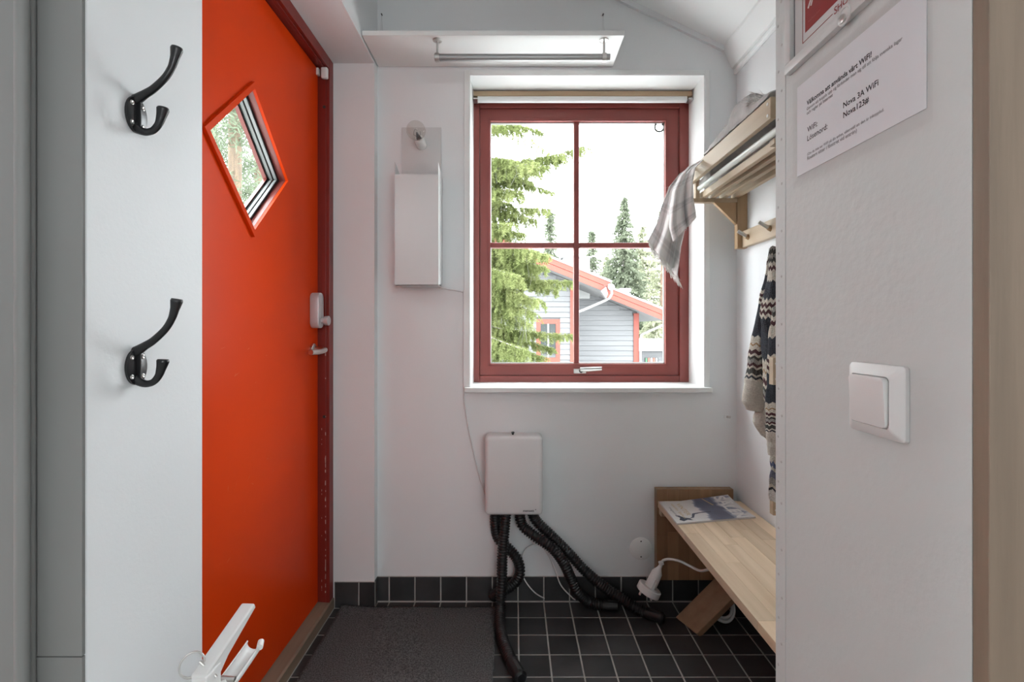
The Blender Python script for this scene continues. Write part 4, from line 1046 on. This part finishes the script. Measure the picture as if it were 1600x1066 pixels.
# ================================================================== outdoors
GZ = -0.7
M['grass'] = mat('pale_gravel', (0.60, 0.60, 0.59), 0.95, (0.52, 0.52, 0.51), vscale=0.8)
struct('ground', MB().box(-60, 60, 2.3, 90, GZ - 0.3, GZ).box(-60, -1.3, -20, 2.3, GZ - 0.3, GZ), 'grass')
M['clad'] = mat('grey_cladding', (0.155, 0.156, 0.160), 0.7, (0.135, 0.136, 0.14), vscale=3, stretch=(0.5, 1, 8), rand=0.05)
M['salmon'] = mat('faded_red_trim', (0.25, 0.050, 0.032), 0.6, (0.21, 0.042, 0.028), vscale=2)
M['roof'] = mat('pale_metal_roof', (0.30, 0.30, 0.30), 0.6)
M['soffit'] = mat('grey_soffit', (0.17, 0.17, 0.17), 0.8)
M['gutter'] = mat('white_gutter', (0.34, 0.34, 0.335), 0.45)
M['darkglass'] = mat('dark_window_glass', (0.02, 0.025, 0.025), 0.05, spec=0.8)
M['bark'] = mat('pine_bark', (0.20, 0.135, 0.095), 0.9, (0.12, 0.085, 0.065), vscale=6, stretch=(4, 4, 1), bump=0.8, bscale=30, bdist=0.02)
M['greybark'] = mat('grey_spruce_bark', (0.20, 0.17, 0.15), 0.9, (0.33, 0.31, 0.29), vscale=9, stretch=(3, 3, 1))
M['lichen'] = mat('grey_lichen_twigs', (0.17, 0.17, 0.15), 0.95)

house = thing('neighbour_house', (1.5, 11.6, GZ), 'grey clapboard house with red trim and stepped gables seen through the window', 'house')
def hx(px, d): return (px - VX) * d / F
def hz(py, d): return H - (py - VY) * d / F
def gable(fy, wy, x_right, z_right, slope, x_left, corner_x, wall_x0, depth, pitch, win_gap=None):
    """roof falling to the right; fascia at fy, wall at wy"""
    zt = lambda x: z_right + slope * (x_right - x)
    nrm = Vector((slope, 0, 1)).normalized(); t = Vector((1, 0, -slope)).normalized()
    # roof slab
    a, b = Vector((x_left, fy - 0.03, zt(x_left))), Vector((x_right + 0.03, fy - 0.03, zt(x_right + 0.03)))
    rf = obj('roof', MB().prism([a, b, b + nrm * 0.05, a + nrm * 0.05], (0, depth, 0)), 'roof', house)
    for k in range(2):
        o0 = 0.0 + 0.125 * k; o1 = 0.118 + 0.125 * k
        y_ = fy - 0.012 * (1 - k)
        p = [Vector((x_left, y_, zt(x_left) - o0 * 1.08)), Vector((x_right, y_, zt(x_right) - o0 * 1.08)), Vector((x_right, y_, zt(x_right) - o1 * 1.08)), Vector((x_left, y_, zt(x_left) - o1 * 1.08))]
        obj('bargeboard', MB().prism(p, (0, 0.025, 0)), 'salmon', rf)
    p = [Vector((x_left, fy + 0.03, zt(x_left) - 0.24)), Vector((x_right, fy + 0.03, zt(x_right) - 0.24)), Vector((x_right, fy + 0.03, zt(x_right) - 0.21)), Vector((x_left, fy + 0.03, zt(x_left) - 0.21))]
    obj('soffit', MB().prism(p, (0, depth - 0.1, 0)), 'soffit', rf)
    wall = obj('wall', MB().prism([(wall_x0, wy + 0.03, GZ), (corner_x, wy + 0.03, GZ), (corner_x, wy + 0.03, zt(corner_x) - 0.25), (wall_x0, wy + 0.03, zt(wall_x0) - 0.25)], (0, depth - 0.8, 0)), 'clad', house)
    z = -0.35
    while z < zt(wall_x0) - 0.3:
        xr = min(corner_x, x_right - (z + pitch + 0.25 - z_right) / slope)
        segs = [(wall_x0, xr)]
        if win_gap and win_gap[2] < z + pitch and z < win_gap[3]:
            segs = [(wall_x0, min(xr, win_gap[0])), (win_gap[1], xr)]
        for a_, b_ in segs:
            if b_ - a_ > 0.05:
                obj('board', MB().prism([(a_, wy - 0.022, z), (a_, wy - 0.004, z + pitch - 0.006), (a_, wy + 0.03, z + pitch - 0.006), (a_, wy + 0.03, z)], (b_ - a_, 0, 0)), 'clad', wall)
        z += pitch
    obj('corner_board', MB().box(corner_x - 0.11, corner_x + 0.03, wy - 0.045, wy + 0.1, GZ, zt(corner_x) - 0.27), 'salmon', house)
    return rf, zt
wg = (hx(838, 11.6), hx(875, 11.6), hz(566, 11.6), hz(499, 11.6))
rf1, zt1 = gable(11.0, 11.6, hx(953, 11), hz(441, 11), 0.405, -2.6, hx(898, 11.6), -2.6, 5.0, 0.128, wg)
rf2, zt2 = gable(12.2, 12.8, hx(1040, 12.2), hz(486, 12.2), 0.405, 0.2, hx(996, 12.8), 0.6, 6.5, 0.134)
# house window
hw = obj('house_window', MB().box(wg[0], wg[1], 11.575, 11.60, wg[3] - 0.11, wg[3]).box(wg[0], wg[1], 11.575, 11.60, wg[2], wg[2] + 0.11)
         .box(wg[0], wg[0] + 0.1, 11.575, 11.60, wg[2] + 0.11, wg[3] - 0.11).box(wg[1] - 0.1, wg[1], 11.575, 11.60, wg[2] + 0.11, wg[3] - 0.11), 'salmon', house)
wm = (wg[0] + wg[1]) / 2
for a, b in ((wg[0] + 0.1, wm - 0.02), (wm + 0.02, wg[1] - 0.1)):
    obj('pane', MB().box(a, b, 11.61, 11.62, wg[2] + 0.11, wg[3] - 0.11), 'darkglass', hw)
obj('mullion', MB().box(wm - 0.02, wm + 0.02, 11.585, 11.61, wg[2] + 0.11, wg[3] - 0.11), 'gutter', hw)
# gutters and downpipes
for (gx, gz, fy, dep) in ((hx(953, 11) + 0.02, hz(441, 11) - 0.12, 10.93, 4.8), (hx(1040, 12.2) + 0.02, hz(486, 12.2) - 0.10, 12.13, 6)):
    obj('gutter', MB().sweep([(gx, fy, gz), (gx, fy + dep, gz)], 0.075, 14), 'gutter', house, smooth='auto')
obj('gutter_end', MB().prism([W(939, 455, 10.9), W(947, 448, 10.9), W(950, 459, 10.9), W(947, 467, 10.9)], (0, 0.15, 0)), 'soffit', house)
obj('downpipe', MB().sweep(spline([W(951, 444, 11.0), W(956, 455, 11.0), W(953, 465, 11.05), W(938, 473, 11.2), W(915, 483, 11.45), W(902, 489, 11.53), W(899.5, 500, 11.55), W(899.5, 620, 11.55)], 0.12), 0.030, 10), 'gutter', house, smooth=True)
obj('downpipe', MB().sweep(spline([W(1042, 501, 12.2), W(1037, 507, 12.25), W(1018, 516, 12.5), W(1004, 523, 12.68), W(1001, 535, 12.72), W(1001, 640, 12.72)], 0.12), 0.030, 10), 'gutter', house, smooth=True)
cA = W(976, 462, 13.6)
chm = obj('roof_vent', MB().box(cA.x - 0.11, cA.x + 0.11, 13.5, 13.75, cA.z - 0.6, cA.z + 0.10), 'gutter', house, bevel=0.01)
obj('vent_cap', MB().box(cA.x - 0.15, cA.x + 0.15, 13.46, 13.79, cA.z + 0.10, cA.z + 0.2), 'gutter', chm, bevel=0.01)
cB = W(892, 410, 13.0)
chm = obj('chimney', MB().box(cB.x - 0.25, cB.x + 0.45, 12.6, 13.3, cB.z - 1.0, cB.z + 0.06), 'gutter', house)
obj('chimney_cap', MB().box(cB.x - 0.30, cB.x + 0.50, 12.55, 13.35, cB.z + 0.06, cB.z + 0.10), 'soffit', chm)

shed = thing('garden_shed', (5.6, 18, GZ), 'low grey shed with a small window beyond the corner of the house', 'shed')
sz1 = hz(549, 18)
sx0 = hx(1003, 18)
shw = obj('wall', MB().box(sx0, sx0 + 2.6, 18.03, 20, GZ, sz1), 'clad', shed)
z = sz1 - 0.16
while z > -0.7:
    obj('board', MB().prism([(sx0, 17.98, z), (sx0, 18.0, z + 0.155), (sx0, 18.03, z + 0.155), (sx0, 18.03, z)], (2.6, 0, 0)), 'clad', shw); z -= 0.16
obj('roof', MB().prism([(sx0 - 0.2, 17.7, sz1 + 0.02), (sx0 - 0.2, 20.2, sz1 + 0.35), (sx0 - 0.2, 20.2, sz1 + 0.43), (sx0 - 0.2, 17.7, sz1 + 0.10)], (3.0, 0, 0)), 'roof', shed)
shn = obj('shed_window', MB().box(hx(1007, 18), hx(1028, 18), 17.95, 17.985, hz(571, 18), hz(559, 18)), 'darkglass', shed)
for k, c in enumerate(((0.05, 0.16, 0.08), (0.5, 0.12, 0.08), (0.7, 0.68, 0.64), (0.5, 0.12, 0.08), (0.45, 0.47, 0.5))):
    xa = hx(1008 + 4 * k, 18)
    obj('slat', MB().box(xa, xa + 0.055, 17.93, 17.95, hz(571, 18), hz(559.5, 18)), mat('shed_slat_%d' % k, c, 0.6), shn)

# ------------------------------------------------------------------ trees
def leaf_mat(name, c1, c2, scale=1.5, trans=0.35):
    m = bpy.data.materials.new(name); m.use_nodes = True; nt = m.node_tree; nt.nodes.clear(); L = nt.links
    out = _n(nt, 'ShaderNodeOutputMaterial'); mix = _n(nt, 'ShaderNodeMixShader'); mix.inputs[0].default_value = trans
    df = _n(nt, 'ShaderNodeBsdfDiffuse'); tl = _n(nt, 'ShaderNodeBsdfTranslucent')
    tc = _n(nt, 'ShaderNodeTexCoord'); nz = _n(nt, 'ShaderNodeTexNoise'); nz.inputs['Scale'].default_value = scale; nz.inputs['Detail'].default_value = 4
    rp = _n(nt, 'ShaderNodeValToRGB'); rp.color_ramp.elements[0].position = 0.35; rp.color_ramp.elements[0].color = (*c1, 1)
    rp.color_ramp.elements[1].position = 0.65; rp.color_ramp.elements[1].color = (*c2, 1)
    L.new(tc.outputs['Object'], nz.inputs['Vector']); L.new(nz.outputs['Fac'], rp.inputs[0])
    L.new(rp.outputs[0], df.inputs[0]); L.new(rp.outputs[0], tl.inputs[0]); L.new(df.outputs[0], mix.inputs[1]); L.new(tl.outputs[0], mix.inputs[2]); L.new(mix.outputs[0], out.inputs[0])
    return m
M['spruce'] = leaf_mat('fresh_spruce_needles', (0.135, 0.165, 0.06), (0.27, 0.30, 0.13), 4.5)
M['farspruce'] = leaf_mat('distant_spruce_needles', (0.13, 0.15, 0.105), (0.19, 0.21, 0.15), 0.8)
M['pale'] = leaf_mat('pale_young_leaves', (0.22, 0.23, 0.155), (0.30, 0.31, 0.22), 0.8)
V = Vector
def tri(m, p, d, n, l, w):
    s = d.cross(n)
    if s.length < 1e-6: return
    s = s.normalized() * w
    k = len(m.v); m.v += [tuple(p - s), tuple(p + s), tuple(p + d * l)]; m.f.append((k, k + 1, k + 2))
def rnd(a=1.0): return V((random.gauss(0, a), random.gauss(0, a), random.gauss(0, a)))

def conifer(px, top_py, d, r_base, label, m='farspruce', base_z=GZ, droop=0.35, dens=1.0, leaf=0.26, trunk_r=0.09, start=0.12, bark='greybark', trunk_shape=0.9):
    x = hx(px, d); zt = hz(top_py, d); h = zt - base_z
    t = thing('conifer', (x, d, base_z), label, 'tree', 'trees behind the house')
    obj('trunk', MB().sweep([(x, d, base_z), (x + random.gauss(0, .05), d, base_z + h * 0.5), (x, d, zt)], [trunk_r, trunk_r * 0.7, 0.01], 8), bark, t, smooth=True)
    fm = MB(); nlev = int(h / 0.13 * dens)
    for i in range(nlev):
        f = start + (1 - start) * (i + random.random()) / nlev
        z = base_z + h * f; r = r_base * (1 - f) ** trunk_shape * random.uniform(0.7, 1.1) + 0.06
        for k in range(random.randint(5, 8)):
            a = random.uniform(0, 2 * math.pi); dr = V((math.cos(a), math.sin(a), 0)); n = max(5, int(r / 0.045))
            for j in range(n):
                u = (j + random.random()) / n
                p = V((x, d, z)) + dr * r * u + V((0, 0, -droop * r * u * u + 0.10 * r * u)) + rnd(0.03)
                dd = (dr * 0.6 + V((0, 0, -0.5)) + rnd(0.5)).normalized()
                tri(fm, p, dd, rnd(), leaf * random.uniform(0.5, 1.1), leaf * 0.2)
    obj('foliage', fm, m, t, recalc=False)
    return t
conifer(860, 332, 21, 1.15, 'small spruce whose top stands just left of the window mullion')
conifer(925, 360, 24, 1.3, 'narrow spruce rising behind the roof right of the mullion')
conifer(975, 310, 29, 2.4, 'tall spruce standing behind the white roof vent', dens=1.2, leaf=0.30)
conifer(948, 402, 46, 3.3, 'low olive conifer behind the roof between the two spruces', m='pale', leaf=0.45, dens=0.8)
conifer(1004, 352, 34.5, 2.7, 'loose pale conifer close behind the tall spruce', m='pale', dens=0.7, droop=0.1, leaf=0.34)
conifer(1036, 330, 24.5, 1.3, 'thin pine with bare brown trunk at the right edge of the window', m='pale', dens=0.45, droop=0.0, bark='bark', trunk_r=0.14, trunk_shape=0.5)
conifer(1022, 472, 21.7, 1.0, 'low bushy conifer standing behind the garden shed', m='pale', dens=1.0, droop=0.1)
conifer(1060, 400, 40, 3.2, 'bushy conifer half hidden by the right side of the window', m='pale', dens=0.8, droop=0.1, leaf=0.40)

# the big spruce close to the window
tx, td = -0.62, 5.2
sp = thing('spruce_tree', (tx, td, GZ), 'large light green spruce with drooping branches just outside the window', 'tree')
obj('trunk', MB().sweep([(tx, td, GZ), (tx + 0.02, td, 2), (tx, td, 6.5)], [0.17, 0.14, 0.05], 14), 'greybark', sp, smooth=True)
needles = MB(); twigs = MB(); lich = MB()
def shoot(p, d, l, r0):
    """one needled twig"""
    n = max(3, int(l / 0.011))
    cur = p.copy(); dd = d.copy()
    for i in range(n):
        for k in range(4):
            side = dd.cross(rnd()).normalized()
            tri(needles, cur, (dd * 0.55 + side * 0.8).normalized(), rnd(), random.uniform(0.020, 0.032), 0.0044)
        cur = cur + dd * (l / n); dd = (dd + V((0, 0, -0.05)) + rnd(0.03)).normalized()
    return cur
def branch(tip, root, nsh=42, hang=0.20, spread=0.16, li=0.0):
    root = V(root); tip = V(tip); mid = root.lerp(tip, 0.55) + V((0, 0, -0.05 + 0.10 * random.random()))
    path = spline([root, mid, tip], 0.03)
    twigs.sweep(path, [0.011 * (1 - 0.85 * i / len(path)) for i in range(len(path))], 5, caps=False)
    for k in range(nsh):
        f = 0.12 + 0.88 * (k + random.random()) / nsh
        i = min(len(path) - 2, int(f * (len(path) - 1))); p = path[i]; t = (path[i + 1] - path[i]).normalized()
        s = t.cross(V((0, 0, 1))).normalized() * (1 if k % 2 else -1)
        ln = spread * (1.15 - f) * random.uniform(0.6, 1.2) + 0.04
        d = (t * 0.75 + s * random.uniform(0.5, 1.0) + V((0, 0, random.uniform(-0.35, 0.1)))).normalized()
        e = shoot(p, d, ln, 0.002)
        for q in range(3):
            pp = p + (e - p) * random.uniform(0.2, 1.0)
            shoot(pp, (V((0, 0, -1)) + d * 0.5 + rnd(0.22)).normalized(), hang * random.uniform(0.25, 0.9) * (1.1 - 0.6 * f), 0.002)
        if random.random() < li:
            pp = p + rnd(0.03); lich.sweep([pp, pp + V((random.gauss(0, .02), 0, -0.08)), pp + V((random.gauss(0, .04), 0, -random.uniform(0.12, 0.28)))], [0.002, 0.0016, 0.0008], 4, caps=False)
    shoot(tip - (path[-1] - path[-2]) * 2, (path[-1] - path[-2]).normalized(), 0.07, 0.002)
def root_at(z): return (tx, td, z)
BR = [  # tip (px, py, depth)  root height above the tip
    (846, 207, 4.75, 0.35, 34, 0.14), (812, 196, 4.6, 0.3, 30, 0.15), (790, 205, 4.9, 0.3, 24, 0.12),
    (917, 231, 4.55, 0.02, 56, 0.20), (882, 245, 4.8, 0.12, 46, 0.22), (850, 262, 4.5, 0.2, 40, 0.26), (830, 285, 4.9, 0.25, 36, 0.24), (862, 300, 4.7, 0.4, 34, 0.12),
    (860, 327, 4.6, 0.1, 42, 0.20), (840, 345, 4.9, 0.2, 34, 0.20), (815, 365, 4.6, 0.2, 36, 0.2), (800, 320, 5.0, 0.3, 30, 0.22), (790, 270, 4.8, 0.3, 30, 0.24),
    (856, 398, 4.4, 0.25, 54, 0.22), (838, 425, 4.6, 0.3, 50, 0.24), (824, 410, 4.3, 0.3, 50, 0.24), (845, 440, 4.9, 0.3, 40, 0.16), (800, 400, 4.8, 0.2, 40, 0.2),
    (896, 440, 4.5, 0.15, 58, 0.16), (870, 452, 4.8, 0.2, 46, 0.18), (820, 462, 4.3, 0.25, 48, 0.24), (800, 480, 4.6, 0.25, 46, 0.24), (826, 505, 4.4, 0.3, 46, 0.24),
    (893, 524, 4.5, 0.12, 56, 0.15), (862, 545, 4.7, 0.15, 46, 0.14), (820, 520, 4.5, 0.2, 48, 0.22), (800, 545, 4.4, 0.2, 48, 0.22), (840, 575, 4.6, 0.25, 46, 0.2), (790, 510, 4.9, 0.2, 40, 0.2), (812, 585, 4.4, 0.2, 46, 0.2), (785, 440, 4.5, 0.2, 40, 0.22), (780, 580, 4.5, 0.2, 40, 0.22),
    (835, 392, 4.2, 0.3, 50, 0.26), (812, 432, 4.1, 0.3, 52, 0.26), (852, 418, 4.3, 0.3, 48, 0.2), (846, 470, 4.2, 0.3, 46, 0.22), (834, 490, 4.2, 0.3, 46, 0.22), (850, 560, 4.3, 0.25, 46, 0.18),
    (822, 548, 4.1, 0.25, 48, 0.24), (800, 250, 4.5, 0.3, 40, 0.26), (835, 255, 4.4, 0.2, 40, 0.26), (815, 300, 4.5, 0.3, 36, 0.26), (800, 350, 4.4, 0.3, 40, 0.26), (778, 300, 4.6, 0.3, 36, 0.26), (775, 360, 4.5, 0.3, 36, 0.26),
]
for px, py, d, rise, n, hg in BR:
    tp = W(px, py, d)
    branch(tp, root_at(tp.z + rise), int(n * 1.35), hg, 0.18, 0.07 if py > 380 else 0.03)
for k in range(14):   # branches on the far side and above / below the view
    a = R(20 + 320 * k / 14); z = random.uniform(-0.6, 4.6); l = random.uniform(0.7, 1.2)
    branch((tx + l * math.cos(a + 1.6), td + 0.2 + abs(l * math.sin(a)), z - 0.25), root_at(z), 26, 0.2, 0.2)
obj('foliage', needles, 'spruce', sp, recalc=False)
obj('twigs', twigs, 'greybark', sp, recalc=False, smooth=True)
o = obj('hanging_lichen', lich, 'lichen', sp, recalc=False); o['kind'] = 'stuff'

# trees seen through the diamond pane of the door
def door_tree(x, y, h, r_base, tr, label, m, dens, start, leaf):
    t = thing('pine_tree', (x, y, GZ), label, 'tree', 'trees outside the door')
    obj('trunk', MB().sweep([(x, y, GZ), (x + 0.03, y, GZ + h * 0.5), (x, y, GZ + h)], [tr, tr * 0.85, tr * 0.3], 12), 'bark', t, smooth=True)
    fm = MB()
    for i in range(int(h / 0.2 * dens)):
        f = start + (1 - start) * random.random(); z = GZ + h * f; r = r_base * random.uniform(0.6, 1.1)
        a = random.uniform(0, 2 * math.pi); dr = V((math.cos(a), math.sin(a), random.uniform(-.15, .2)))
        for j in range(int(r / 0.035)):
            u = random.random(); p = V((x, y, z)) + dr * r * u + V((0, 0, -0.2 * u * u)) + rnd(0.10)
            for q in range(3):
                tri(fm, p + rnd(0.03), (dr * 0.4 + rnd(0.8)).normalized(), rnd(), leaf * random.uniform(0.6, 1.2), leaf * 0.11)
    obj('foliage', fm, m, t, recalc=False)
door_tree(-3.95, 6.75, 9.0, 1.3, 0.10, 'brown-trunked pine seen through the upper half of the diamond pane', 'farspruce', 3.4, 0.1, 0.12)
door_tree(-9.4, 15.0, 13.0, 2.0, 0.12, 'bushy conifer behind the pine seen through the diamond pane', 'farspruce', 3.0, 0.1, 0.16)
door_tree(-6.2, 11.6, 13.0, 2.0, 0.10, 'farther conifer at the right side of the diamond pane', 'farspruce', 3.0, 0.1, 0.16)
